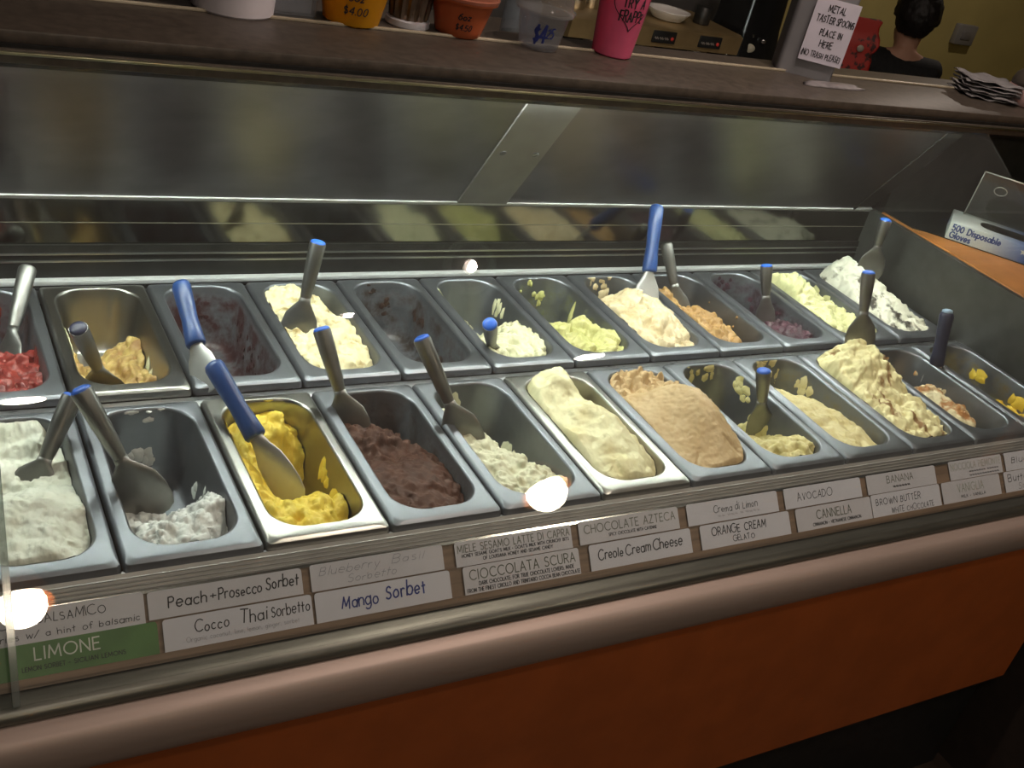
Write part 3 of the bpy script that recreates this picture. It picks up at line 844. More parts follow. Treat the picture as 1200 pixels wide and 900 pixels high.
# heights in cm above the rim plane; rows run from the back wall to the front wall, columns from left to right
GRIDS = {
('F', 1): [[-1.0, -0.6, -0.8, -2.0], [-1.0, -2.6, -2.6, -2.4], [-1.6, -4.2, -3.8, -2.6], [-0.8, -1.6, -1.0, -1.8], [-0.4, 0.8, 0.8, -1.0], [-0.6, 0.6, 0.6, -1.2], [-0.6, 0.0, 0.0, -1.4]],
('F', 2): [[E_] * 4, [E_] * 4, [E_, E_, E_, -10], [-5.5, -9.5, -10.6, -5.5], [-3.0, -3.8, -2.8, -1.8], [-1.8, -1.8, -1.2, -3.0], [-1.2, -1.0, -1.2, -4.5]],
('F', 3): [[-3.2, -2.2, -2.0, -4.0], [-1.8, -1.8, -2.2, -5.5], [-1.8, -3.6, -7.5, E_], [-1.8, -6.5, -9.5, E_], [-1.6, -6.0, -8.5, -8.5], [-1.4, -2.6, -2.8, -3.0], [-1.2, -1.6, -1.8, -4.5], [-1.0, -1.4, -1.8, -6.5]],
('F', 4): [[-4, -6, -10.6, E_], [-2.2, -2.6, -4.6, -9], [-1.6, -1.6, -2.6, -4.2], [-2.2, -2.2, -2.2, -3.0], [-1.2, -0.7, -0.9, -2.2], [-0.8, -0.3, -0.5, -2.8], [-0.8, -0.5, -0.8, -3.5]],
('F', 5): [[-7, E_, E_, E_], [-1.4, -3.6, E_, E_], [-0.8, -1.6, -7.0, E_], [-1.0, -2.0, -4.6, E_], [-1.0, -1.8, -2.8, -6.5], [-0.8, -1.1, -1.6, -3.0], [-0.8, -0.8, -1.1, -1.8], [-0.7, -0.8, -0.9, -1.6]],
('F', 6): [[1.2, 2.8, 1.5, E_], [1.6, 3.2, 1.6, -8], [0.8, 1.6, 0.8, -4], [0.6, 1.8, 2.0, -1.8], [0.4, 1.8, 2.4, -0.8], [0.2, 1.4, 1.8, -1.0], [-0.2, 0.8, 1.0, -1.6], [-0.6, 0.0, 0.0, -2.4]],
('F', 7): [[0.2, 0.5, 0.4, -0.2], [-0.6, -0.8, -0.6, 0.0], [0.0, 1.6, 3.2, 2.4], [0.0, 2.4, 5.0, 4.0], [-0.3, 2.2, 5.0, 3.4], [-0.6, 1.2, 3.0, 1.4], [-0.8, 0.0, 0.6, -0.2]],
('F', 8): [[E_] * 4, [E_] * 4, [-7, E_, E_, -7], [-5, -8, E_, -6], [-2.4, -3.4, -5.0, -3.4], [-1.2, -0.7, -0.5, -1.2], [-0.8, -0.5, -0.5, -2.0]],
('F', 9): [[-2, -6, E_, E_], [-2, -3.4, -8, E_], [-1.4, -1.7, -3.4, E_], [-0.8, -0.7, -1.5, -7], [-0.6, -0.4, -0.7, -3.0], [-0.6, -0.4, -0.6, -3.4], [-0.6, -0.6, -1.2, -8]],
('F', 10): [[0.3, 2.5, 4, 1.5], [1.6, 5.0, 5.8, 3], [1.4, 4.6, 5.4, 3.2], [0.6, 2.8, 3.9, 1.9], [0.3, 1.0, 1.6, 0.7], [0.2, 0.6, 0.8, 0.0], [0, 0.4, 0.5, -0.4], [-0.3, -0.1, -0.1, -1.4]],
('F', 11): [[E_] * 4, [E_, E_, -9, -7], [E_, -6.5, -3.0, -4.0], [-5, -3.0, -1.8, -4.2], [-3.0, -1.9, -2.0, -6.5], [-2.4, -1.8, -3.2, E_], [-3.0, -3.0, -6.5, E_]],
('F', 12): [[E_] * 4, [E_] * 4, [-9, -8, -7, -6.5], [-6, -5.5, -5, -5], [-5, -4.8, -4.6, -5], [-4.5, -4.6, -4.6, -5]],
('B', 1): [[E_] * 4, [-6, E_, E_, -10], [-3.2, -3.8, -4.6, -4.6], [-2.6, -2.4, -2.4, -2.8], [-2.0, -1.8, -1.8, -2.4], [-1.4, -1.4, -1.4, -1.8]],
('B', 2): [[E_] * 6, [E_, E_, -10.4, -9.5, -8.5, -7.5], [-7, -10, -8.4, -8.4, -7.5, -4.6], [-4, -8.5, -9, -10.6, -7.8, -6.5], [-4, -8, -9, -10, -7.5, -5.2], [-5, -9, -9.5, -9, -7, -4.6], [-5, -9, -10, -9, -6, -4]],
('B', 4): [[-0.5, 0.2, -1.8, E_], [-0.3, 0.4, -0.3, -4.6], [-0.3, 0.4, 0.2, -2.0], [-0.3, 0.2, 0.1, -1.2], [-0.3, 0.3, 0.2, -1.0], [-0.4, 0.1, -0.2, -2.0], [-0.5, -0.4, -0.7, -3.4]],
('B', 6): [[E_] * 4, [-9, E_, E_, -9], [-5.5, E_, -9, -4.5], [-3.2, -6, -3.0, -1.6], [-2.2, -2.4, -1.2, -0.9], [-1.2, -1.0, -0.6, -1.5], [-0.8, -0.6, -0.5, -2.4]],
('B', 7): [[E_] * 4, [-7.5, E_, E_, E_], [-3.8, -5.4, -9.0, E_], [-2.8, -2.4, -3.0, -4.4], [-2.0, -1.4, -0.6, -1.4], [-1.4, -1.4, -1.4, -1.0], [-0.9, -0.9, -1.0, -1.5]],
('B', 8): [[-5, -8, E_, E_], [-2.6, -3.0, -2.6, -3.6], [-1.2, -0.4, 0.8, -0.2], [-0.8, 0.6, 1.4, 0.6], [-0.6, 1.0, 1.6, 0.4], [-0.6, 0.5, 1.0, -0.2], [-0.5, -0.8, -0.8, -1.4], [-0.5, -0.8, -0.9, -2.0]],
('B', 9): [[-3, -7, E_, E_], [-0.9, -1.4, -4.5, E_], [-2.2, -3.4, -9.5, E_], [-0.5, -0.4, -2.6, E_], [-0.4, -0.1, -1.9, E_], [-0.6, -0.6, -2.2, -9], [-1.2, -1.5, -2.8, -8]],
('B', 10): [[E_] * 4, [E_] * 4, [-8, -9, E_, -7], [-5.6, -5.6, -5.0, -4.0], [-4.2, -3.8, -3.2, -2.8], [-3.4, -3.0, -2.6, -2.6], [-2.8, -2.6, -2.2, -2.6]],
('B', 11): [[0, -1, -4, -5], [1.8, 2.2, -0.4, -3.2], [1.6, 2.2, 0.0, -2.6], [0.4, 0.0, -1.0, -1.8], [-0.6, -0.9, -1.4, -1.4], [-0.6, -0.9, -1.2, -1.2], [-0.5, -0.6, -0.8, -1.0]],
('B', 12): [[2.5, 5, 3.5, -0.5], [3, 5.4, 3.8, 0.2], [2, 4.4, 3.8, 0.8], [1, 2.9, 2.9, 0.8], [0.4, 1.4, 1.5, 0.2], [0.1, 0.7, 0.6, -0.2], [-0.2, 0.2, 0.1, -0.8]],
}
# front row, left to right
make_pan('F', 1, 'steel pan at the left end of the front row, full of white lemon gelato')
gelato('F', 1, 'white lemon gelato filling the pan above the green card, heaped with a smooth front mound',
       [[-1.2, -1.0, -1.2, -2.5], [-1.5, -3.2, -3.2, -3.5], [-2.0, -4.6, -4.2, -3.4], [-1.4, -2.4, -1.8, -2.6], [-0.6, 0.5, 0.4, -1.6], [-0.8, 0.2, 0.2, -2.0]], W_LIMONE, 0.006, 22, 0.002)
make_pan('F', 2, 'steel pan second from left in the front row, white gelato only at its front',
         [('B', 0.1, -0.008, 0.008, 0.005, 8, 0.35), ('B', 0.0, -0.085, 0.010, 0.012, 7, 0.5), ('R', 0.1, -0.075, 0.010, 0.014, 8, 0.25), ('R', -0.2, -0.06, 0.005, 0.012, 10, 0.3)], W_COCO)
gelato('F', 2, 'white coconut gelato piled at the front of its half empty pan, with spiky peaks',
       [[E_, E_, E_, E_], [E_, E_, E_, E_], [E_, E_, E_, E_], [-8.5, -10.5, -11, -9.0], [-5.2, -7.0, -6.5, -4.4], [-4.6, -5.0, -4.8, -5.6], [-4.2, -4.4, -4.6, -7]], W_COCO, 0.010, 34, 0.0035, warp=0.05)
make_pan('F', 3, 'steel pan in the front row holding bright yellow mango gelato',
         [('B', -0.3, -0.008, 0.010, 0.006, 4, 0.5), ('L', 0.55, -0.01, 0.018, 0.010, 4, 0.15), ('R', 0.05, -0.045, 0.014, 0.02, 4, 0.12), ('R', -0.4, -0.06, 0.03, 0.03, 4, 0.2)], MANGO)
gelato('F', 3, 'bright yellow mango gelato with a scooped out hollow under a blue spatula',
       [[-6.0, E_, E_, E_], [-3.5, -5.5, E_, E_], [-2.8, -2.6, -5.5, E_], [-3.0, -6.0, -8, E_], [-2.6, -7.0, -9.5, -9.5], [-2.4, -4.0, -4.5, -4.2], [-2.4, -3.4, -3.6, -5.8], [-2.2, -3.2, -3.8, -8]], MANGO, 0.009, 30, 0.003, ridge=0.0015, warp=0.06)
make_pan('F', 4, 'steel pan in the front row holding dark chocolate gelato')
gelato('F', 4, 'dark chocolate gelato, crumbly at the back and smooth at the front',
       [[-6.5, -8.5, E_, E_], [-4.0, -5.5, -9.5, E_], [-3.2, -3.6, -5.6, -7.5], [-3.6, -4.0, -4.0, -5.2], [-2.8, -2.4, -2.5, -4.0], [-2.2, -1.6, -1.8, -4.4], [-2.0, -1.6, -1.9, -5.0]], CHOC, 0.0045, 40, 0.0022, chunk=0.006, cfreq=75, cv=0.55)
make_pan('F', 5, 'steel pan in the front row holding milky white gelato under the bright lamp reflection',
         [('B', -0.2, -0.035, 0.012, 0.016, 4, 0.3), ('R', 0.25, -0.07, 0.012, 0.02, 7, 0.3)], MILK)
gelato('F', 5, 'milky white gelato heaped along the left of its pan, brightly mirrored lamp at the front',
       [[E_, E_, E_, E_], [-5.0, -8.5, E_, E_], [-3.6, -5.0, -10, E_], [-3.4, -5.0, -8.0, E_], [-3.2, -4.6, -6.0, -8.5], [-2.8, -3.6, -4.0, -5.4], [-2.4, -2.8, -3.0, -4.0], [-2.2, -2.6, -2.8, -3.8]], MILK, 0.008, 34, 0.0026, warp=0.05)
make_pan('F', 6, 'steel pan in the front row heaped with pale yellow cream gelato', [('B', 0.5, -0.03, 0.02, 0.02, 3, 0.2)], CREAMY)
gelato('F', 6, 'pale yellow cream gelato mounded above the rim, with a golden peak at the back',
       [[1.6, 2.6, -2.0, E_], [1.8, 2.8, -1.0, -7.5], [0.8, 1.4, 0.6, -4.0], [0.6, 1.6, 1.2, -2.5], [0.2, 1.4, 1.0, -2.2], [-0.2, 0.9, 0.6, -3.0], [-0.8, -0.2, -0.4, -4.5]], CREAMY, 0.007, 18, 0.0012, ridge=0.0010, warp=0.06)
make_pan('F', 7, 'steel pan in the front row heaped with tan coffee gelato')
gelato('F', 7, 'tan coffee gelato in a smooth swept dome with a crumbly back edge',
       [[0.0, 0.2, 0.0, -1.0], [-0.8, -0.8, -0.6, -0.4], [-0.4, 1.2, 2.2, 0.6], [-0.2, 2.2, 3.6, 1.8], [-0.4, 1.8, 3.4, 1.4], [-0.8, 0.8, 1.8, 0.0], [-1.0, -0.4, -0.2, -1.0]], COFFEE, 0.002, 34, 0.0016, chunk=0.009, cfreq=70, cv=0.24)
make_pan('F', 8, 'steel pan in the front row with pale yellow smears all over its walls',
         [('B', -0.5, -0.016, 0.009, 0.010, 8, 0.4), ('B', 0.4, -0.02, 0.012, 0.012, 10, 0.4), ('R', 0.7, -0.025, 0.014, 0.012, 14, 0.3), ('R', 0.0, -0.055, 0.012, 0.014, 12, 0.35), ('L', 0.2, -0.02, 0.01, 0.01, 5, 0.4), ('D', 0.0, 0.05, 0.014, 0.016, 7, 0.6)], OCREAM)
gelato('F', 8, 'pale yellow orange cream gelato left at the front of the smeared pan',
       [[E_] * 4, [E_] * 4, [E_] * 4, [-9.5, E_, E_, E_], [-6.5, -7.5, -9.5, -9.0], [-3.8, -3.6, -3.6, -4.6], [-3.0, -2.6, -2.6, -5.5]], OCREAM, 0.008, 32, 0.0024, warp=0.05)
make_pan('F', 9, 'steel pan in the front row with a smooth cream gelato slope on its left side',
         [('B', -0.3, -0.016, 0.012, 0.014, 10, 0.5), ('R', 0.75, -0.035, 0.012, 0.014, 12, 0.25), ('B', 0.7, -0.04, 0.010, 0.014, 6, 0.3)], CANNEL)
gelato('F', 9, 'smooth cream gelato sloping down the left side of its pan',
       [[-7.5, E_, E_, E_], [-6.0, -8.5, E_, E_], [-4.4, -5.5, -8.0, E_], [-3.2, -3.8, -6.0, E_], [-2.4, -2.6, -4.2, -9.5], [-2.0, -2.0, -3.4, E_], [-2.0, -2.2, -4.5, E_]], CANNEL, 0.005, 26, 0.0016, warp=0.03)
make_pan('F', 10, 'steel pan in the front row under a tall mound of banana gelato')
gelato('F', 10, 'banana gelato streaked with brown, a tall lumpy mound with a spatula in it',
       [[1.5, 4.0, 4.5, 0.5], [2.4, 6.0, 6.6, 3.2], [1.4, 5.0, 5.6, 2.6], [0.2, 3.0, 4.0, 2.0], [0.0, 1.4, 1.6, 0.4], [0.0, 0.8, 0.8, -0.4], [-0.2, 0.4, 0.4, -1.2], [-0.6, -0.2, -0.4, -2.4]], BANANA, 0.009, 30, 0.0032, warp=0.06)
make_pan('F', 11, 'steel pan in the front row, nearly empty, with a navy handled spatula',
         [('R', 0.5, -0.03, 0.01, 0.01, 3, 0.4), ('L', 0.3, -0.03, 0.012, 0.03, 4, 0.3), ('B', -0.2, -0.02, 0.015, 0.01, 3, 0.3)], BBUTTER)
gelato('F', 11, 'small ridge of brown butter gelato with amber streaks in a nearly empty pan',
       [[E_] * 4, [E_] * 4, [-8, E_, E_, E_], [-5.0, -9.0, E_, E_], [-3.6, -5.6, E_, E_], [-3.4, -4.8, E_, E_], [-4.5, -6, E_, E_]], BBUTTER, 0.008, 34, 0.0024, warp=0.04)
make_pan('F', 12, 'steel pan at the right end of the front row with deep yellow scraps',
         [('R', 0.2, -0.05, 0.02, 0.02, 6, 0.5), ('L', 0.9, -0.03, 0.014, 0.02, 3, 0.1), ('B', -0.3, -0.03, 0.02, 0.02, 4, 0.3)], YELLOWG)
gelato('F', 12, 'scraps of deep yellow gelato low in the rightmost front pan',
       [[E_] * 4, [E_] * 4, [-10.5, E_, E_, -9.5], [-8, -9.5, -10, -8.5], [-6.5, -7.5, -7.5, -7], [-6, -7, -7, -7]], YELLOWG, 0.008, 34, 0.0024)

# back row, left to right
make_pan('B', 1, 'steel pan at the left end of the back row, red gelato in it', [('R', -0.2, -0.03, 0.02, 0.02, 6, 0.4), ('B', 0.3, -0.04, 0.02, 0.02, 3, 0.4)], REDG)
gelato('B', 1, 'crumbly dark red berry gelato in the leftmost back pan',
       [[E_] * 4, [-9, E_, E_, E_], [-5.2, -6.5, -7.5, -7.5], [-4.4, -4.2, -4.0, -4.8], [-3.6, -3.6, -3.6, -4.2], [-3.0, -3.0, -3.0, -3.6]], REDG, 0.008, 40, 0.003, chunk=0.003, cfreq=70)
make_pan('B', 2, 'steel pan in the back row with honey coloured scraps on a bare floor',
         [('L', 0.0, -0.012, 0.03, 0.012, 5, 0.2), ('R', -0.2, -0.07, 0.014, 0.02, 3, 0.2)], PALECREAM)
gelato('B', 2, 'honey coloured scraps with dark crumbs scattered over the bottom of their pan',
       [[E_] * 5, [E_] * 5, [E_] * 5, [E_, E_, -8.8, -10.5, E_], [-6.0, -8.8, -9.6, -9.2, -6.6], [-7.0, -9.0, -7.2, -7.0, -7.4], [-6.0, -9.8, -11, -9.4, -5.6], [-6, -10, -11, -8.6, -5.4]], TANMIX, 0.011, 34, 0.0032, warp=0.05)
RESRED = ice('dark_red_residue', (0.06, 0.012, 0.012), (0.025, 0.012, 0.014), 0.45)
make_pan('B', 3, 'empty steel pan in the back row stained dark red, blue handled spatula on its corner',
         [('B', 0.4, -0.04, 0.006, 0.006, 14, 0.5), ('R', 0.4, -0.06, 0.006, 0.007, 22, 0.6), ('R', -0.4, -0.08, 0.006, 0.006, 12, 0.5), ('D', 0.4, 0.0, 0.006, 0.008, 10, 0.5)], RESRED, 'dark red residue')
make_pan('B', 4, 'steel pan in the back row full of crumbly cream gelato', [('R', -0.7, -0.03, 0.014, 0.016, 3, 0.1)], PISTCREAM)
gelato('B', 4, 'cream gelato with caramel crumbs filling its back row pan, spatula standing in it',
       [[-1.0, -0.4, -3.5, E_], [-0.8, -0.2, -1.6, -6.5], [-0.8, -0.8, -1.2, -3.8], [-0.6, -0.4, -0.8, -2.6], [-0.6, -0.2, -0.6, -2.4], [-0.6, -0.4, -0.8, -3.4], [-0.8, -0.8, -1.4, -5.0]], PISTCREAM, 0.008, 30, 0.0026, warp=0.05)
RESCHOC = ice('chocolate_residue', (0.05, 0.024, 0.016), (0.028, 0.014, 0.010), 0.4)
make_pan('B', 5, 'empty steel pan in the back row with dark chocolate residue on its walls',
         [('B', -0.4, -0.018, 0.007, 0.005, 7, 0.4), ('B', 0.4, -0.05, 0.007, 0.008, 14, 0.5), ('R', 0.6, -0.05, 0.008, 0.012, 12, 0.2), ('R', -0.4, -0.075, 0.010, 0.009, 20, 0.45), ('D', -0.4, -0.06, 0.009, 0.009, 12, 0.5)], RESCHOC, 'dark chocolate residue')
make_pan('B', 6, 'steel pan in the back row with pale cream gelato scraped to the front',
         [('L', 0.8, -0.008, 0.02, 0.008, 6, 0.12), ('R', 0.5, -0.03, 0.008, 0.018, 5, 0.25), ('R', 0.1, -0.05, 0.012, 0.02, 6, 0.2), ('L', -0.4, -0.008, 0.014, 0.007, 4, 0.3)], PALECREAM)
gelato('B', 6, 'pale cream gelato heaped beside the blue capped spatula that tilts toward the viewer',
       [[E_] * 4, [E_] * 4, [-9, E_, E_, -9], [-7, -9, -7, -5.5], [-5.5, -6.0, -4.6, -4.0], [-4.2, -4.2, -3.4, -4.8], [-3.2, -3.0, -2.8, -5.0]], PALECREAM, 0.009, 36, 0.0028, warp=0.07)
make_pan('B', 7, 'steel pan in the back row holding green avocado gelato',
         [('B', -0.3, -0.02, 0.008, 0.008, 6, 0.4), ('B', 0.4, -0.045, 0.01, 0.012, 6, 0.3), ('R', 0.5, -0.05, 0.006, 0.03, 2, 0.1)], AVOC)
gelato('B', 7, 'pale green avocado gelato in broken slabs at the front of its pan',
       [[E_] * 4, [-10, E_, E_, E_], [-6.5, -8.5, E_, E_], [-5.6, -5.4, -6.2, -7.5], [-4.8, -4.4, -3.6, -4.2], [-4.2, -4.4, -4.4, -3.4], [-3.4, -3.6, -3.8, -4.2]], AVOC, 0.006, 30, 0.002, chunk=0.014, cfreq=30)
make_pan('B', 8, 'steel pan in the back row holding beige gelato under the blue handled spatula',
         [('B', -0.2, -0.02, 0.010, 0.010, 12, 0.6), ('B', 0.4, -0.05, 0.014, 0.014, 6, 0.3)], BEIGE)
gelato('B', 8, 'beige gelato in thick folded layers before the upright blue spatula',
       [[-6, -9, E_, E_], [-4.0, -5.0, -5.0, -5.5], [-2.6, -2.0, -1.0, -1.6], [-2.0, -0.8, -0.2, -0.8], [-1.8, -0.4, 0.2, -0.8], [-1.8, -0.6, -0.2, -1.4], [-1.6, -2.2, -2.2, -2.8], [-1.6, -2.2, -2.2, -3.6]], BEIGE, 0.007, 26, 0.0024, chunk=0.008, cfreq=28, warp=0.05)
make_pan('B', 9, 'steel pan in the back row with brown gelato down its left side', [('L', 0.9, -0.03, 0.01, 0.012, 3, 0.1), ('R', 0.0, -0.02, 0.004, 0.004, 3, 0.4)], BROWNTAN)
gelato('B', 9, 'brown crumbly gelato in a strip down the left side of its pan',
       [[-4.5, E_, E_, E_], [-3.0, -6.0, E_, E_], [-3.4, -7.5, E_, E_], [-2.2, -3.4, -10, E_], [-2.2, -3.0, -9, E_], [-2.6, -3.2, -6.5, E_], [-3.2, -4.0, -6.0, E_]], BROWNTAN, 0.008, 38, 0.003, chunk=0.003, cfreq=60)
make_pan('B', 10, 'steel pan in the back row with dark purple gelato low at the front',
         [('B', 0.2, -0.02, 0.008, 0.007, 14, 0.5), ('R', 0.5, -0.045, 0.009, 0.009, 14, 0.5)], PURPLE, 'dark purple residue')
gelato('B', 10, 'dark purple berry gelato low in its back row pan',
       [[E_] * 4, [E_] * 4, [-10, -11, E_, -9], [-8, -8, -7.6, -6.5], [-6.5, -6, -5.2, -4.6], [-5.5, -5, -4.4, -4.4], [-4.8, -4.4, -4.0, -4.4]], PURPLE, 0.008, 40, 0.003, chunk=0.003, cfreq=70)
make_pan('B', 11, 'steel pan in the back row of crumbly pale lemon gelato, behind the tall banana mound', [('R', 0.5, -0.02, 0.014, 0.012, 6, 0.5)], LEMONC)
gelato('B', 11, 'crumbly pale lemon gelato along its pan behind the tall banana mound',
       [[-0.5, -2.5, -6, -6], [1.4, 1.6, -2.2, -5], [1.2, 1.4, -2.0, -4.5], [-0.2, -1.0, -2.8, -3.6], [-1.6, -2.4, -3.2, -3.0], [-1.6, -2.2, -2.6, -2.6], [-1.2, -1.4, -1.6, -2.0]], LEMONC, 0.009, 40, 0.003, chunk=0.003, cfreq=55, warp=0.06)
make_pan('B', 12, 'steel pan at the right end of the back row under cookie gelato')
gelato('B', 12, 'grey white cookie gelato in a tall peak with dark crumbs at the front',
       [[2.0, 5.4, 3.6, 0.0], [2.0, 6.6, 6.0, 1.4], [1.4, 4.6, 5.8, 1.6], [0.8, 3.2, 4.2, 1.4], [0.4, 1.4, 2.0, 0.4], [0.0, 0.6, 0.6, 0.0], [-0.2, 0.2, 0.2, -0.4]], OREO, 0.009, 30, 0.003, warp=0.06)

# ------------------------------------------------------------------ spatulas
VIEWISH = Vector((0.5, 0.7, -0.5))
def spatula(top, bot, label, kind='steel', roll=0.0, blade_w=0.062, extra=0.03, cap=BRIGHTBLUE, hlen=None, hr=0.0135):
    """top: end of the handle; bot: where the blade meets the gelato; the blade goes on below"""
    top, bot = Vector(top), Vector(bot)
    ax = (bot - top).normalized()
    L = (bot - top).length + extra
    side = ax.cross(VIEWISH).normalized()
    side = Matrix.Rotation(roll, 3, ax) @ side
    nor = ax.cross(side).normalized()
    t = thing('gelato_spatula', label, 'spatula', top, group='spatulas in the gelato pans')
    hl = hlen or max(0.06, L - 0.095)
    def ring(s, hw, ht, n=20, bend=0.0):
        c = ax * s + nor * bend
        return [c + side * (hw * math.cos(2 * PI * i / n)) + nor * (ht * math.sin(2 * PI * i / n)) for i in range(n)]
    bl = L - hl
    blade_prof = [(0.0, hr * 0.66, hr * 0.6), (0.10, hr * 0.75, hr * 0.5), (0.22, blade_w * 0.30, 0.0042), (0.36, blade_w * 0.44, 0.003), (0.55, blade_w * 0.5, 0.0022),
                  (0.75, blade_w * 0.5, 0.0017), (0.9, blade_w * 0.42, 0.0014), (0.97, blade_w * 0.28, 0.0012), (1.0, blade_w * 0.1, 0.001)]
    if kind == 'steel':
        bm = bmesh.new()
        loft(bm, [ring(0.0, hr * 0.97, hr * 0.97), ring(0.002, hr, hr), ring(hl * 0.35, hr * 0.94, hr * 0.94), ring(hl * 0.75, hr * 0.8, hr * 0.8), ring(hl, hr * 0.66, hr * 0.6)])
        sharp(link('handle', bm, WORNSTEEL, t), 60)
        bm = bmesh.new()
        loft(bm, [ring(-0.0045, hr * 0.3, hr * 0.3), ring(-0.004, hr * 0.62, hr * 0.62), ring(-0.0022, hr * 0.86, hr * 0.86), ring(0.0, hr * 0.92, hr * 0.92), ring(0.004, hr * 0.92, hr * 0.92)])
        o = link('end_cap', bm, cap, t)
        o['label'] = 'blue plastic end cap' if cap is BRIGHTBLUE else 'dark plastic end cap'
        bm = bmesh.new()
        loft(bm, [ring(hl - 0.001 + s * bl, w, h, 20, -0.006 * s * s) for s, w, h in blade_prof])
        link('blade', bm, WORNSTEEL, t)
    else:
        hm = BLUE if kind == 'blue' else NAVY
        bm = bmesh.new()
        loft(bm, [ring(0.0, hr * 0.45, hr * 0.4), ring(0.003, hr * 0.85, hr * 0.75), ring(0.009, hr * 1.02, hr * 0.9), ring(hl * 0.3, hr * 0.98, hr * 0.88), ring(hl * 0.6, hr * 0.88, hr * 0.8),
                  ring(hl * 0.8, hr * 1.0, hr * 0.9), ring(hl * 0.97, hr * 1.08, hr * 0.98), ring(hl, hr * 0.95, hr * 0.85)])
        link('handle', bm, hm, t)
        if kind == 'navy':
            bm = bmesh.new()
            loft(bm, [ring(-0.005, hr * 0.3, hr * 0.3), ring(-0.003, hr * 0.7, hr * 0.65), ring(0.004, hr * 0.8, hr * 0.75)])
            o = link('end_cap', bm, mat('pale_blue_cap', (0.25, 0.36, 0.5), 0.4), t)
            o['label'] = 'pale blue end cap'
        else:
            bm = bmesh.new()
            loft(bm, [ring(hl * 0.12, 0.003, 0.001, 20, -hr * 0.86), ring(hl * 0.12, 0.0025, 0.0014, 20, -hr * 0.88), ring(hl * 0.28, 0.003, 0.0014, 20, -hr * 0.86), ring(hl * 0.28, 0.001, 0.0006, 20, -hr * 0.86)])
            link('grip_inlay', bm, BRIGHTBLUE, t)
        bm = bmesh.new()
        loft(bm, [ring(hl - 0.008 + s * (bl + 0.008), w, h, 20, -0.006 * s * s) for s, w, h in blade_prof])
        o = link('blade', bm, BLADESTEEL if kind == 'blue' else PALEBLADE, t)
    return t


SP = [
((0.150, 0.650, 0.049), (0.102, 0.527, -0.05), 'plain steel spatula standing in the dark red gelato', dict(cap=WORNSTEEL, roll=0.5)),
((0.186, 0.422, 0.071), (0.241, 0.473, -0.07), 'steel spatula with dark navy cap lying among the honey coloured scraps', dict(cap=NAVY)),
((0.347, 0.517, 0.091), (0.355, 0.362, 0.0), 'blue handled spatula hung on the corner of the dark red stained pan', dict(kind='blue', hr=0.0145, hlen=0.112, blade_w=0.052, extra=0.008, roll=0.35)),
((0.156, 0.277, 0.053), (0.109, 0.230, -0.03), 'steel spatula sunk in the white lemon gelato, its end behind a blue cap', dict(extra=0.045, hlen=0.085)),
((0.152, 0.199, 0.113), (0.229, 0.132, -0.035), 'steel spatula with round blue cap in the white coconut gelato', dict(blade_w=0.07, extra=0.012)),
((0.345, 0.317, 0.068), (0.414, 0.157, -0.04), 'blue handled spatula with shining blade in the bright yellow mango gelato', dict(kind='blue', hr=0.0148, hlen=0.125, blade_w=0.05, roll=0.3)),
((0.569, 0.540, 0.144), (0.544, 0.513, -0.01), 'blue capped steel spatula standing in the cream gelato with caramel crumbs', dict()),
((0.507, 0.330, 0.105), (0.547, 0.256, -0.03), 'blue capped steel spatula in the dark chocolate gelato', dict()),
((0.641, 0.270, 0.117), (0.707, 0.193, -0.02), 'blue capped steel spatula leaning in the milky white gelato', dict()),
((0.837, 0.400, 0.059), (0.900, 0.462, -0.05), 'blue capped steel spatula tilted toward the viewer in the pale cream gelato', dict(blade_w=0.05)),
((1.355, 0.683, 0.159), (1.302, 0.564, -0.01), 'tall blue handled spatula with pale blade in the beige gelato', dict(kind='blue', hr=0.0146, hlen=0.145, blade_w=0.052)),
((1.403, 0.672, 0.072), (1.425, 0.588, -0.05), 'plain steel spatula beside the brown gelato, right behind the tall blue handle', dict(cap=WORNSTEEL, blade_w=0.05)),
((1.602, 0.568, 0.071), (1.618, 0.527, -0.05), 'blue capped steel spatula upright in the dark purple gelato', dict(blade_w=0.045)),
((1.284, 0.192, 0.060), (1.314, 0.171, -0.07), 'steel spatula with hollow blue end upright in the smeared orange cream pan', dict(blade_w=0.05, extra=0.02)),
((1.602, 0.313, 0.185), (1.613, 0.275, 0.05), 'blue capped steel spatula planted on the tall banana gelato mound', dict(blade_w=0.06)),
((1.935, 0.585, 0.173), (1.935, 0.571, 0.055), 'blue capped steel spatula at the right end, in the cookie gelato mound', dict()),
((1.845, 0.281, 0.108), (1.842, 0.235, -0.05), 'navy handled spatula with pale blue tip in the brown butter pan', dict(kind='navy', hr=0.0145, hlen=0.115, blade_w=0.05, extra=0.025)),
]
for top, bot, lab, kw in SP:
    spatula(top, bot, lab, **kw)

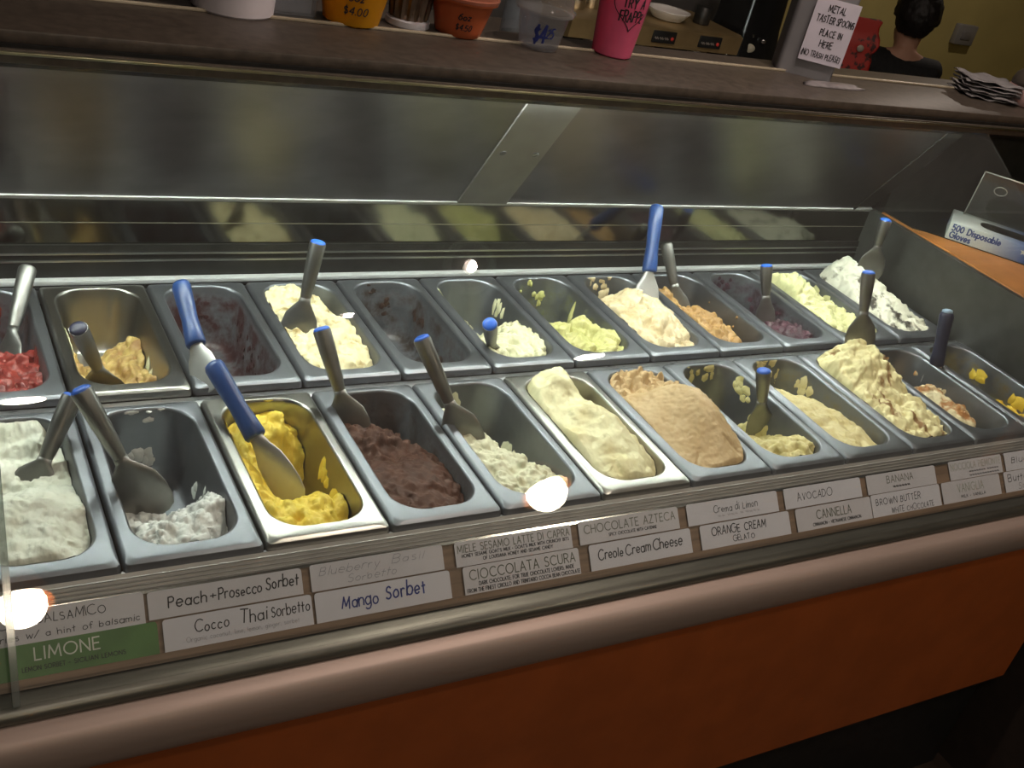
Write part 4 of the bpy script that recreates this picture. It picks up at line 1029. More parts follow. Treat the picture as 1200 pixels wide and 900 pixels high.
# ------------------------------------------------------------------ name cards on the sloping ledge
def card(x0, x1, s0, s1, label, material, lines, n0=0.0012, cut=(0, 0)):
    """lines: (text, fx0, fx1, baseline, height, weight, hand, slant, ink)   fractions of card width / height"""
    w, h = x1 - x0, s1 - s0
    o0 = ledge((x0 + x1) / 2, s1, 0)
    t = thing('name_card', label, 'card', o0, group='flavour name cards on the sloping ledge')
    def cm(x, y, n):
        return Vector((x - w / 2, 0, 0)) - ES * y + EN * n
    bm = bmesh.new()
    out = []
    r = 0.004
    for cx, cy, a0 in ((w - r, h - r, 0), (r, h - r, 90)):
        for i in range(5):
            a = math.radians(a0 + 90 * i / 4)
            out.append((cx + r * math.cos(a), cy + r * math.sin(a)))
    out += [(0, 0), (w, 0)]
    loft(bm, [[cm(x, y, n0) for x, y in out], [cm(x, y, n0 + 0.0009) for x, y in out]])
    sharp(link('card_sheet', bm, material, t), 30)
    byink = {}
    for k, (txt, a, b, base, hh, wt, hand, sl, ink) in enumerate(lines):
        bmi = byink.setdefault(ink.name, (bmesh.new(), ink))[0]
        write(bmi, txt, lambda x, y: cm(x, y, n0 + 0.0012), a * w, b * w, base * h, hh * h, wt, hand, sl, seed=k + int(x0 * 100))
    for nm, (bmi, ink) in byink.items():
        link('lettering', bmi, ink, t, False)
    return t
T0, T1 = 0.0215, 0.0535
U0, U1 = 0.0555, 0.0935
HND = dict()
card(-0.02, 0.186, T0 - 0.002, T1 + 0.002, 'white card hand lettered in capitals, BALSAMICO, left end of the upper card row', CARD,
     [('FRAGOLA', 0.10, 0.37, 0.52, 0.27, 0.9, 0.6, 0, INK), ('BALSAMICO', 0.45, 0.80, 0.56, 0.27, 0.9, 0.6, 0, INK), ('strawberries w/ a hint of balsamic', 0.02, 0.97, 0.14, 0.20, 1.1, 0.5, 0.05, INK)])
card(0.190, 0.375, T0, T1, 'white card handwritten Peach + Prosecco Sorbet in the upper card row', CARD,
     [('Peach', 0.12, 0.36, 0.34, 0.40, 1.25, 0.5, 0.1, INK), ('+', 0.385, 0.42, 0.40, 0.26, 1.6, 0.4, 0, INK), ('Prosecco', 0.44, 0.72, 0.34, 0.38, 1.25, 0.5, 0.1, INK), ('Sorbet', 0.75, 0.97, 0.40, 0.42, 1.25, 0.5, 0.1, INK)])
card(0.386, 0.570, T0 - 0.001, T1, 'white card with faint grey script, Blueberry Basil Sorbetto', CARD,
     [('Blueberry', 0.06, 0.50, 0.56, 0.30, 0.6, 0.6, 0.25, INKGREY), ('Basil', 0.60, 0.84, 0.58, 0.30, 0.6, 0.6, 0.25, INKGREY), ('Sorbetto', 0.26, 0.62, 0.16, 0.28, 0.6, 0.6, 0.25, INKGREY)])
card(0.588, 0.774, T0, T1 + 0.001, 'printed white card, MIELE SESAMO LATTE DI CAPRA over two bold small lines', CARD,
     [('MIELE SESAMO LATTE DI CAPRA', 0.02, 0.98, 0.56, 0.30, 1.15, 0, 0, INKGREEN), ("HONEY SESAME GOAT'S MILK - GOAT'S MILK WITH CRUNCHY BITS", 0.05, 0.97, 0.36, 0.13, 1.7, 0, 0, INK), ('OF LOUISIANA HONEY AND SESAME CANDY', 0.22, 0.82, 0.15, 0.13, 1.7, 0, 0, INK)])
card(0.787, 0.968, T0 - 0.001, T1, 'printed white card, CHOCOLATE AZTECA over one bold small line', CARD,
     [('CHOCOLATE AZTECA', 0.05, 0.96, 0.46, 0.36, 1.15, 0, 0, INKGREEN), ('SPICY CHOCOLATE WITH CAYENNE', 0.28, 0.76, 0.20, 0.13, 1.7, 0, 0, INK)])
card(0.985, 1.171, T0 - 0.001, T1, 'white card with small handwriting, Crema di Limon, and a faint second line', CARDBLUE,
     [('Crema di Limon', 0.28, 0.76, 0.42, 0.32, 0.9, 0.6, 0.1, INK), ('~~ ~~~ ~ ~~~~', 0.32, 0.78, 0.2, 0.16, 0.7, 0.5, 0, INKGREY)])
card(1.186, 1.362, T0 - 0.001, T1, 'white card hand lettered AVOCADO', CARDBLUE,
     [('AVOCADO', 0.16, 0.60, 0.34, 0.36, 0.9, 0.6, 0.05, INK)])
card(1.377, 1.552, T0 - 0.001, T1, 'printed white card, BANANA in thin grey green capitals', CARD,
     [('BANANA', 0.28, 0.66, 0.46, 0.36, 1.15, 0, 0, INKGREEN), ('~~~~~~', 0.36, 0.60, 0.18, 0.18, 1.8, 0, 0, INK)])
card(1.590, 1.738, T0 - 0.002, T1, 'printed white card with very pale heading, NOCCIOLA PIEMONTE', CARD,
     [('NOCCIOLA PIEMONTE', 0.03, 0.97, 0.52, 0.34, 1.15, 0, 0, INKPALE), ('~~~~~~~ ~~~~~', 0.36, 0.92, 0.30, 0.14, 1.6, 0, 0, INK), ('~~~~~~~~~~~~', 0.36, 0.92, 0.10, 0.14, 1.6, 0, 0, INK)])
card(1.748, 1.92, T0 - 0.002, T1, 'white card handwritten Blueberry, right end of the upper card row', CARDBLUE,
     [('Blueberry', 0.1, 0.8, 0.4, 0.34, 1.0, 0.6, 0.1, INK)])
card(0.030, 0.198, U0, U1 + 0.001, 'green card printed LIMONE in white capitals, left end of the lower card row', GREENCARD,
     [('LIMONE', 0.22, 0.62, 0.52, 0.34, 1.2, 0, 0, INKWHITE), ('LEMON SORBET', 0.14, 0.40, 0.24, 0.12, 1.5, 0, 0, INK), ('- SICILIAN LEMONS', 0.42, 0.78, 0.24, 0.12, 1.5, 0, 0, INK)])
card(0.204, 0.384, U0, U1, 'white card handwritten Cocco Thai Sorbetto with faint small print', CARDBLUE,
     [('Cocco', 0.20, 0.42, 0.46, 0.34, 1.0, 0.5, 0.1, INK), ('Thai', 0.50, 0.68, 0.48, 0.38, 1.0, 0.5, 0.1, INK), ('Sorbetto', 0.71, 0.98, 0.50, 0.34, 1.0, 0.5, 0.1, INK), ('Organic coconut, lime, lemon, ginger, sorbet', 0.14, 0.90, 0.20, 0.14, 0.7, 0.3, 0, INKGREY)])
card(0.388, 0.576, U0, U1, 'white card handwritten Mango Sorbet in blue ink', CARDBLUE,
     [('Mango', 0.18, 0.44, 0.34, 0.40, 1.25, 0.5, 0.12, INKBLUE), ('Sorbet', 0.50, 0.80, 0.40, 0.46, 1.25, 0.5, 0.12, INKBLUE)])
card(0.596, 0.782, U0, U1, 'printed white card, CIOCCOLATA SCURA over two bold small lines', CARD,
     [('CIOCCOLATA SCURA', 0.05, 0.96, 0.52, 0.34, 1.15, 0, 0, INKGREEN), ('DARK CHOCOLATE; FOR TRUE CHOCOLATE LOVERS; MADE', 0.12, 0.94, 0.30, 0.13, 1.7, 0, 0, INK), ('FROM THE FINEST CRIOLLO AND TRINITARIO COCOA BEAN CHOCOLATE', 0.02, 0.99, 0.09, 0.13, 1.7, 0, 0, INK)])
card(0.800, 0.986, U0, U1, 'white card handwritten Creole Cream Cheese in black', CARDBLUE,
     [('Creole', 0.08, 0.31, 0.40, 0.36, 1.2, 0.5, 0.1, INK), ('Cream', 0.34, 0.58, 0.40, 0.36, 1.2, 0.5, 0.1, INK), ('Cheese', 0.61, 0.90, 0.40, 0.38, 1.2, 0.5, 0.1, INK)])
card(1.005, 1.190, U0, U1, 'white card hand lettered ORANGE CREAM GELATO', CARDBLUE,
     [('ORANGE CREAM', 0.12, 0.72, 0.52, 0.32, 1.15, 0.5, 0.05, INK), ('GELATO', 0.34, 0.58, 0.16, 0.22, 1.2, 0.5, 0, INK)])
card(1.205, 1.379, U0, U1, 'printed white card, CANNELLA over a bold small line', CARD,
     [('CANNELLA', 0.26, 0.72, 0.44, 0.36, 1.15, 0, 0, INKGREEN), ('CINNAMON - VIETNAMESE CINNAMON', 0.2, 0.84, 0.16, 0.13, 1.7, 0, 0, INK)])
card(1.381, 1.556, U0 - 0.001, U1, 'white card hand lettered BROWN BUTTER with a second line near its lower edge', CARDBLUE,
     [('BROWN BUTTER', 0.06, 0.70, 0.52, 0.28, 1.0, 0.6, 0.05, INK), ('WHITE CHOCOLATE', 0.26, 0.88, 0.08, 0.24, 1.0, 0.6, 0.05, INK)])
card(1.562, 1.724, U0 - 0.001, U1, 'printed white card with very pale heading, VANIGLIA, over a small dark line', CARD,
     [('VANIGLIA', 0.26, 0.70, 0.46, 0.36, 1.15, 0, 0, INKPALE), ('MILK - VANILLA', 0.30, 0.72, 0.18, 0.13, 1.5, 0, 0, INK)])
card(1.738, 1.92, U0 - 0.001, U1, 'white card handwritten Butter, right end of the lower card row', CARDBLUE,
     [('Butter', 0.06, 0.42, 0.52, 0.32, 1.0, 0.6, 0.1, INK), ('Sorbet', 0.2, 0.6, 0.1, 0.28, 0.9, 0.6, 0.1, INKGREY)])

# ------------------------------------------------------------------ things on the top shelf
def on_cone(r0, r1, h, a0, cz=0.0):
    """surface point at arc length x from angle a0 and height y"""
    def f(x, y):
        r = r0 + (r1 - r0) * y / h + 0.0006
        a = a0 + x / ((r0 + r1) / 2)
        return Vector((r * math.cos(a), r * math.sin(a), y + cz))
    return f
def cup(name, label, loc, r0, r1, h, material, wall=0.0018, n=40, cat='cup', rim=0.003, fluted=0.0):
    t = thing(name, label, cat, loc)
    bm = bmesh.new()
    prof = [(r0 * 0.86, 0.004), (r0 * 0.9, 0.0005), (r0, 0.003)] + [(r0 + (r1 - r0) * k / 6, 0.003 + (h - 0.003) * k / 6) for k in range(1, 7)]
    prof += [(r1 + rim, h), (r1 + rim, h + 0.003), (r1 - wall, h + 0.003)] + [(r0 + (r1 - r0) * k / 6 - wall, 0.003 + (h - 0.003) * k / 6) for k in range(5, 0, -1)] + [(r0 - wall * 2, 0.006)]
    L = lathe(bm, prof, n)
    if fluted:
        for ring in L[2:]:
            for i, v in enumerate(ring):
                if i % 4 < 2:
                    v.co.x *= 1 - fluted; v.co.y *= 1 - fluted
    o = link('cup_body', bm, material, t)
    sharp(o, 50)
    return t
FACE = math.atan2(-0.86, -0.5)       # towards the customers
AMBERP = mat('amber_cup', (0.72, 0.36, 0.02), 0.25, 0, 0.08, 20, trans=0.45)
CORALP = mat('coral_cup', (0.72, 0.20, 0.08), 0.25, 0, 0.08, 20, trans=0.45)
PINKP = mat('pink_cup', (0.82, 0.16, 0.30), 0.25, 0, 0.08, 20, trans=0.35)
CLEARP = clear('clear_cup', (0.80, 0.81, 0.84), 1.45, 0.05, 0.10)
t = thing('white_tub', 'white lidded tub at the left of the top shelf', 'tub', (0.452, 0.728, SZ))
bm = bmesh.new(); lathe(bm, [(0.060, 0.0), (0.063, 0.003), (0.068, 0.10), (0.072, 0.102), (0.072, 0.112), (0.066, 0.112)], 40); sharp(link('tub_body', bm, mat('white_tub_plastic', (0.70, 0.66, 0.72), 0.35, 0, 0.05, 20), t), 40)
bm = bmesh.new(); lathe(bm, [(0.074, 0.106), (0.075, 0.118), (0.070, 0.121), (0.02, 0.121)], 40); sharp(link('lid', bm, mat('tub_lid', (0.6, 0.58, 0.62), 0.35), t), 40)
t = thing('clear_box', 'grey clear plastic box between the white tub and the amber cup', 'box', (0.545, 0.742, SZ))
bm = bmesh.new()
loft(bm, [[(x, y, 0.0) for x, y in rrect(0.040, 0.026, 0.006, 4)], [(x, y, 0.11) for x, y in rrect(0.044, 0.028, 0.006, 4)], [(x, y, 0.11) for x, y in rrect(0.042, 0.026, 0.006, 4)], [(x, y, 0.003) for x, y in rrect(0.038, 0.024, 0.005, 4)]])
sharp(link('box_body', bm, CLEARP, t), 40)
bm = bmesh.new(); box(bm, -0.034, 0.034, -0.018, 0.018, 0.004, 0.07, 0.003); link('napkin_stack', bm, mat('grey_napkin', (0.26, 0.28, 0.30), 0.7, 0, 0.1, 40), t)

t = cup('amber_cup', 'amber plastic cup with a handwritten price on the top shelf', (0.648, 0.728, SZ), 0.046, 0.062, 0.085, AMBERP)
bm = bmesh.new()
f = on_cone(0.046, 0.062, 0.085, FACE)
write(bm, '8oz', f, 0.000, 0.024, 0.044, 0.013, 1.6, 0.4, 0.1); write(bm, '$4.00', f, -0.006, 0.034, 0.022, 0.012, 1.6, 0.4, 0.1)
link('lettering', bm, INK, t, False)
t = thing('ribbed_tin', 'small ribbed dark metal tin between the amber and coral cups', 'tin', (0.757, 0.745, SZ))
bm = bmesh.new()
L = lathe(bm, [(0.030, 0.012), (0.032, 0.014), (0.036, 0.05), (0.037, 0.052), (0.034, 0.053)], 48)
for ring in L[1:3]:
    for i, v in enumerate(ring):
        k = 1.06 if i % 3 == 0 else 0.97
        v.co.x *= k; v.co.y *= k
sharp(link('tin_body', bm, mat('dark_tin', (0.22, 0.17, 0.13), 0.3, 0.9, 0.3, 30), t), 25)
bm = bmesh.new(); lathe(bm, [(0.036, 0.0), (0.038, 0.002), (0.038, 0.011), (0.034, 0.013)], 40); sharp(link('shelf_glow_band', bm, mat('painted_shelf_glow', (0.72, 0.73, 0.80), 0.3, 0.3), t), 40)  # pale ring paints the light reflected off the shelf below the tin
t = cup('coral_cup', 'coral orange plastic tub with rim and handwritten price on the top shelf', (0.842, 0.722, SZ), 0.040, 0.055, 0.060, CORALP, rim=0.006)
bm = bmesh.new()
f = on_cone(0.040, 0.055, 0.060, FACE)
write(bm, '6oz', f, 0.000, 0.020, 0.034, 0.011, 1.7, 0.4, 0.1); write(bm, '$4.50', f, -0.002, 0.026, 0.016, 0.010, 1.7, 0.4, 0.1)
link('lettering', bm, INK, t, False)
bm = bmesh.new(); lathe(bm, [(0.062, 0.063), (0.063, 0.068), (0.060, 0.070), (0.058, 0.10), (0.050, 0.108), (0.02, 0.11)], 40); sharp(link('lid', bm, mat('coral_lid', (0.75, 0.30, 0.20), 0.2, trans=0.6), t), 40)
t = cup('clear_cup', 'clear plastic cup marked $4 on the front of the top shelf', (0.985, 0.686, SZ), 0.036, 0.046, 0.062, CLEARP, rim=0.006, fluted=0.02)
bm = bmesh.new()
f = on_cone(0.036, 0.046, 0.062, FACE)
write(bm, '$4', f, -0.012, 0.008, 0.016, 0.028, 1.5, 0.4, 0.1); write(bm, '25', f, 0.010, 0.022, 0.026, 0.016, 1.4, 0.4, 0.1)
link('lettering', bm, INKBLUE, t, False)
bm = bmesh.new(); lathe(bm, [(0.053, 0.064), (0.054, 0.070), (0.048, 0.072), (0.046, 0.09), (0.036, 0.108), (0.018, 0.116)], 40, False, True); link('dome_lid', bm, clear('dome_plastic', (0.82, 0.80, 0.78), 1.45, 0.05, 0.10), t)
t = cup('pink_frappe_cup', 'tall pink cup lettered TRY A FRAPPE inside a drawn heart', (1.147, 0.690, SZ), 0.037, 0.050, 0.150, PINKP)
bm = bmesh.new()
f = on_cone(0.037, 0.050, 0.150, FACE)
write(bm, 'TRY A', f, -0.004, 0.036, 0.094, 0.016, 1.5, 0.5, 0); write(bm, 'FRAPPE', f, -0.006, 0.040, 0.070, 0.017, 1.5, 0.5, 0)
hp = [(0.017 + 0.038 * (16 * math.sin(a) ** 3) / 16, 0.092 + 0.038 * (13 * math.cos(a) - 5 * math.cos(2 * a) - 2 * math.cos(3 * a) - math.cos(4 * a)) / 16) for a in [2 * PI * k / 40 for k in range(41)]]
prev = None
for k, (x, y) in enumerate(hp):
    x2, y2 = hp[(k + 1) % 40]
    d2 = Vector((x2 - x, y2 - y)); d2 = d2.normalized() if d2.length > 1e-7 else Vector((1, 0))
    nrm = Vector((-d2.y, d2.x)) * 0.0008
    cur = (bm.verts.new(f(x + nrm.x, y + nrm.y)), bm.verts.new(f(x - nrm.x, y - nrm.y)))
    if prev:
        bm.faces.new((prev[0], prev[1], cur[1], cur[0]))
    prev = cur
link('lettering', bm, INK, t, False)

# metal box for used taster spoons, with its paper sign
t = thing('spoon_bin', 'grey metal bin with a paper sign for taster spoons on the top shelf', 'bin', (1.645, 0.709, SZ), math.radians(-36))
bm = bmesh.new()
loft(bm, [[(x, y, 0.0) for x, y in rrect(0.058, 0.050, 0.010, 5)], [(x, y, 0.30) for x, y in rrect(0.060, 0.057, 0.010, 5)], [(x, y, 0.30) for x, y in rrect(0.057, 0.054, 0.009, 5)], [(x, y, 0.004) for x, y in rrect(0.055, 0.047, 0.009, 5)]])
sharp(link('bin_body', bm, mat('grey_bin', (0.24, 0.24, 0.26), 0.5, 0.2, 0.08, 10), t), 40)
bm = bmesh.new(); box(bm, -0.024, 0.064, -0.0605, -0.0585, 0.034, 0.158)
sheet = link('paper_sign', bm, mat('paper_white', (0.66, 0.63, 0.74), 0.6, 0, 0.04, 20), t, False)
bm = bmesh.new()
f = lambda x, y: Vector((x * 0.86 - 0.0105, -0.0612, y))
for txt, a, b, y in (('METAL', 0.016, 0.056, 0.134), ('TASTER', -0.004, 0.038, 0.113), ('SPOONS', 0.044, 0.084, 0.113), ('PLACE IN', 0.014, 0.066, 0.088), ('HERE', 0.022, 0.052, 0.066), ('(NO TRASH PLEASE)', -0.013, 0.080, 0.044)):
    write(bm, txt, f, a, b, y, 0.0125 if txt[0] != '(' else 0.011, 1.5, 0.5, 0)
o = link('lettering', bm, INK, None, False); o.parent = sheet
t = tag(link('paper_scrap', (lambda b: (loft(b, [[(x * (1 + 0.25 * math.sin(7 * i)), y, 0.0006 + 0.004 * k) for i, (x, y) in enumerate(rrect(0.075 - 0.03 * k, 0.022 - 0.010 * k, 0.015 - 0.006 * k, 4))] for k in (0, 0.5, 1)]), b)[1])(bmesh.new()), mat('grey_plastic_wrap', (0.24, 0.22, 0.23), 0.4, 0, 0.2, 50), None), 'crumpled grey wrapper lying before the spoon bin', 'wrapper')
t.location = (1.655, 0.618, SZ)

# right end of the shelf: napkins and a jar
t = thing('napkin_pile', 'loose pile of grey napkins near the right end of the top shelf', 'napkins', (2.17, 0.655, SZ), math.radians(-25))
for k in range(6):
    bm = bmesh.new()
    rr = random.Random(k)
    n = 10
    for i in range(n + 1):
        for j in range(n + 1):
            bm.verts.new(((i / n - .5) * 0.13, (j / n - .5) * 0.10, 0.002 + k * 0.007 + 0.006 * (noise.noise(Vector((i * .4, j * .4, k * 5))) + 0.6)))
    bm.verts.ensure_lookup_table()
    for i in range(n):
        for j in range(n):
            a = i * (n + 1) + j
            bm.faces.new([bm.verts[q] for q in (a, a + n + 1, a + n + 2, a + 1)])
    g = bmesh.ops.extrude_face_region(bm, geom=bm.faces[:])
    for v in [e for e in g['geom'] if isinstance(e, bmesh.types.BMVert)]:
        v.co.z -= 0.002
    bmesh.ops.rotate(bm, cent=(0, 0, 0), matrix=Matrix.Rotation(rr.uniform(-0.25, 0.25), 3, 'Z'), verts=bm.verts)
    link('napkin', bm, mat('napkin_grey', (0.22, 0.21, 0.22), 0.7, 0, 0.15, 30), t)
t = thing('dark_lidded_jar', 'pinkish jar with a round dark lid at the right end of the top shelf', 'jar', (2.262, 0.615, SZ))
bm = bmesh.new(); lathe(bm, [(0.040, 0.0), (0.045, 0.004), (0.046, 0.036), (0.040, 0.042)], 32); link('jar_body', bm, mat('pink_jar', (0.34, 0.22, 0.21), 0.3, 0, 0.1, 20), t)
bm = bmesh.new(); lathe(bm, [(0.040, 0.042), (0.041, 0.052), (0.036, 0.068), (0.024, 0.079), (0.008, 0.083)], 32); link('lid', bm, mat('dark_jar_lid', (0.07, 0.06, 0.05), 0.3, 0, 0.1, 20), t)

# glove box and its acrylic holder on the side counter
GA = math.atan2(-0.145, 0.116)
t = thing('glove_box', 'white and blue box of 500 disposable gloves on the orange side counter', 'box', (2.108, 0.546, 0.1486), GA)
GM = bpy.data.materials.new('glove_box_print'); GM.use_nodes = True
nt = GM.node_tree
tcn = nt.nodes.new('ShaderNodeTexCoord'); sx = nt.nodes.new('ShaderNodeSeparateXYZ'); rp = nt.nodes.new('ShaderNodeValToRGB')
mrn = nt.nodes.new('ShaderNodeMapRange'); mrn.inputs['From Max'].default_value = 0.25
nt.links.new(tcn.outputs['Object'], sx.inputs[0]); nt.links.new(sx.outputs['X'], mrn.inputs[0]); nt.links.new(mrn.outputs[0], rp.inputs[0]); nt.links.new(rp.outputs[0], nt.nodes['Principled BSDF'].inputs['Base Color'])
rp.color_ramp.elements[0].color = (0.62, 0.66, 0.66, 1); rp.color_ramp.elements[0].position = 0.32
rp.color_ramp.elements[1].color = (0.03, 0.11, 0.38, 1); rp.color_ramp.elements[1].position = 0.72
bm = bmesh.new(); box(bm, 0, 0.25, 0, 0.115, 0, 0.041, 0.0015)
for f_ in [f for f in bm.faces if f.calc_center_median().z > 0.056 and 0.04 < f.calc_center_median().x < 0.2]:
    pass
sharp(link('carton', bm, GM, t), 30)
bm = bmesh.new(); loft(bm, [[(0.14 + x, 0.058 + y, 0.0412) for x, y in rrect(0.075, 0.028, 0.027, 6)], [(0.14 + x, 0.058 + y, 0.0418) for x, y in rrect(0.073, 0.026, 0.025, 6)]]); link('slot', bm, BLACK, t)
bm = bmesh.new()
f = lambda x, y: Vector((x, -0.0006, y))
write(bm, '500', f, 0.008, 0.033, 0.0225, 0.014, 2.2, 0, 0); write(bm, 'Disposable', f, 0.043, 0.118, 0.0225, 0.014, 2.2, 0, 0); write(bm, 'Gloves', f, 0.008, 0.055, 0.005, 0.014, 2.2, 0, 0)
link('lettering', bm, INKGLOVE, t, False)
bm = bmesh.new()
sv = [Vector((0.172 + 0.009 * (1 if k % 2 == 0 else 0.45) * math.sin(k * PI / 5), -0.0006, 0.026 + 0.009 * (1 if k % 2 == 0 else 0.45) * math.cos(k * PI / 5))) for k in range(10)]
bm.faces.new([bm.verts.new(v) for v in sv]); link('star_mark', bm, INKWHITE, t, False)
t = thing('acrylic_holder', 'clear acrylic holder leaning behind the glove box', 'holder', (2.215, 0.60, 0.1486), GA)
bm = bmesh.new(); extrude_x(bm, [(0.0, 0.0), (0.004, 0.0), (-0.086, 0.165), (-0.090, 0.165)], 0.0, 0.24); sharp(link('back_sheet', bm, ACRYLIC, t), 30)
bm = bmesh.new()
for e0, e1 in (((0, 0.002, 0), (0, -0.088, 0.165)), ((0.0, -0.088, 0.165), (0.24, -0.088, 0.165))):
    tube(bm, [e0, e1], 0.0016, 8)
link('polished_edge', bm, mat('acrylic_edge_light', (0.55, 0.56, 0.52), 0.2, 0.2), t)
bm = bmesh.new(); tube(bm, [(0.05 + 0.014 * math.cos(2 * PI * k / 20), -0.0675 - 0.006 * math.sin(2 * PI * k / 20), 0.128 + 0.011 * math.sin(2 * PI * k / 20)) for k in range(21)], 0.0012, 6); link('finger_hole', bm, mat('acrylic_edge_light', (0.5, 0.5, 0.5)), t)

# ------------------------------------------------------------------ coffee bar behind
BZ = 0.13
t = thing('coffee_bar', 'dark back counter carrying the coffee machine', 'counter', (1.2, 1.95, FLOOR))
bm = bmesh.new(); box(bm, -2.0, 1.9, -0.32, 0.32, 0.0, BZ - 0.04 - FLOOR); sharp(link('counter_body', bm, mat('bar_dark_wood', (0.05, 0.03, 0.022), 0.5, 0, 0.3, 8), t))
bm = bmesh.new(); box(bm, -2.02, 1.92, -0.35, 0.34, BZ - 0.04 - FLOOR, BZ - FLOOR, 0.006); sharp(link('counter_top', bm, mat('bar_top', (0.20, 0.16, 0.13), 0.4, 0, 0.15, 8), t))

t = thing('coffee_machine', 'brass and steel coffee machine with dark switch plates behind the pink cup', 'coffee machine', (2.20, 1.98, BZ))
BRASS = mat('warm_brass', (0.46, 0.33, 0.16), 0.35, 0.7, 0.1, 12)
DARKM = mat('machine_dark', (0.03, 0.028, 0.026), 0.4, 0.3, 0.2, 12)
bm = bmesh.new()
extrude_x(bm, [(-0.10, 0.060), (-0.12, 0.064), (-0.125, 0.122), (-0.11, 0.128), (0.18, 0.128), (0.18, 0.060)], -0.38, 0.30); sharp(link('upper_body', bm, BRASS, t), 30)
bm = bmesh.new(); box(bm, -0.37, 0.29, 0.02, 0.18, 0.02, 0.062); link('back_body', bm, DARKM, t)
bm = bmesh.new(); box(bm, -0.38, 0.30, -0.16, 0.18, 0.0, 0.022, 0.004); sharp(link('drip_tray', bm, mat('tray_steel', (0.34, 0.27, 0.20), 0.35, 0.7, 0.15, 12), t))
for x in (-0.24, -0.02, 0.17):
    bm = bmesh.new(); box(bm, x - 0.050, x + 0.042, -0.129, -0.122, 0.078, 0.116, 0.002); p = link('switch_plate', bm, BLACK, t)
    bm = bmesh.new(); lathe(bm, [(0.006, 0), (0.006, 0.003), (0.003, 0.0045)], 12)
    bmesh.ops.transform(bm, matrix=Matrix.Translation((x + 0.026, -0.129, 0.094)) @ Matrix.Rotation(PI / 2, 4, 'X'), verts=bm.verts); o = link('red_button', bm, mat('red_button', (0.6, 0.04, 0.03), 0.4), None); o.parent = p
    bm = bmesh.new()
    write(bm, '~~~', lambda a, b: Vector((a, -0.1296, b)), x - 0.042, x + 0.012, 0.089, 0.014, 1.5, 0, 0); o = link('plate_marking', bm, mat('plate_grey', (0.35, 0.3, 0.26), 0.5), None, False); o.parent = p
for x in (-0.25, -0.05, 0.17):
    bm = bmesh.new(); lathe(bm, [(0.030, 0.040), (0.034, 0.044), (0.034, 0.064)], 24, c=(x, -0.07, 0)); g = link('group_head', bm, SHINY, t)
    bm = bmesh.new(); tube(bm, [(x, -0.09, 0.042), (x - 0.01, -0.15, 0.040), (x - 0.02, -0.22, 0.034)], [0.010, 0.011, 0.013], 10); o = link('filter_handle', bm, BLACK, None); o.parent = g
for k, (x, y, r, h) in enumerate(((-0.30, 0.0, 0.032, 0.085), (-0.225, 0.03, 0.032, 0.10), (-0.15, 0.0, 0.028, 0.075), (-0.115, 0.08, 0.03, 0.11))):
    bm = bmesh.new(); lathe(bm, [(r * 0.9, 0), (r, 0.004), (r * 0.96, h * 0.6), (r * 0.82, h * 0.85), (r * 0.86, h), (r * 0.80, h), (r * 0.76, h * 0.85), (r * 0.9, h * 0.5), (r * 0.85, 0.006)], 24)
    o = tag(link('milk_pitcher', bm, SHINY), 'polished steel pitcher on the coffee machine, %s from the left of four' % ('first', 'second', 'third', 'fourth')[k], 'pitcher', 'steel pitchers on the coffee machine')
    o.location = (2.20 + x, 1.98 + y, BZ + 0.128)
bm = bmesh.new()
L = lathe(bm, [(0.03, 0.0), (0.05, 0.004), (0.072, 0.03), (0.074, 0.034), (0.069, 0.032), (0.048, 0.009), (0.02, 0.006)], 36)
o = tag(link('white_bowl', bm, mat('white_china', (0.74, 0.70, 0.66), 0.3, 0, 0.04, 10)), 'wide white bowl on top of the coffee machine', 'bowl'); o.location = (2.255, 1.97, BZ + 0.128)
bm = bmesh.new(); lathe(bm, [(0.026, 0.0), (0.028, 0.003), (0.028, 0.055), (0.024, 0.058)], 24)
o = tag(link('dark_canister', bm, DARKM), 'small dark canister at the right end of the coffee machine top', 'canister'); o.location = (2.40, 1.97, BZ + 0.128)

t = thing('coffee_grinder', 'black coffee grinder with round badge beside the spoon bin', 'grinder', (2.655, 2.03, BZ))
bm = bmesh.new(); loft(bm, [[(x, y, z) for x, y in rrect(w_, d_, 0.02, 5)] for z, w_, d_ in ((0.0, 0.105, 0.11), (0.02, 0.108, 0.113), (0.03, 0.095, 0.10), (0.10, 0.09, 0.095), (0.14, 0.085, 0.09), (0.30, 0.08, 0.085), (0.31, 0.06, 0.06))]); sharp(link('grinder_body', bm, mat('glossy_black', (0.012, 0.012, 0.012), 0.15, 0, 0.2, 20), t), 30)
bm = bmesh.new(); loft(bm, [[(r_ * math.cos(2 * PI * i / 24), r_ * math.sin(2 * PI * i / 24), z) for i in range(24)] for z, r_ in ((0.31, 0.04), (0.36, 0.075), (0.45, 0.085), (0.46, 0.08))]); link('hopper', bm, mat('smoky_hopper', (0.05, 0.045, 0.04), 0.15, trans=0.3), t)
q = Matrix.Rotation(math.radians(-25), 4, 'Z') @ Matrix.Translation((0, -0.097, 0.075)) @ Matrix.Rotation(PI / 2, 4, 'X')
bm = bmesh.new(); lathe(bm, [(0.022, -0.012), (0.022, 0.010), (0.018, 0.012)], 24)
for v in bm.verts: v.co.y *= 0.7
bmesh.ops.transform(bm, matrix=q, verts=bm.verts); link('badge', bm, mat('badge_cream', (0.45, 0.42, 0.33), 0.4), t)
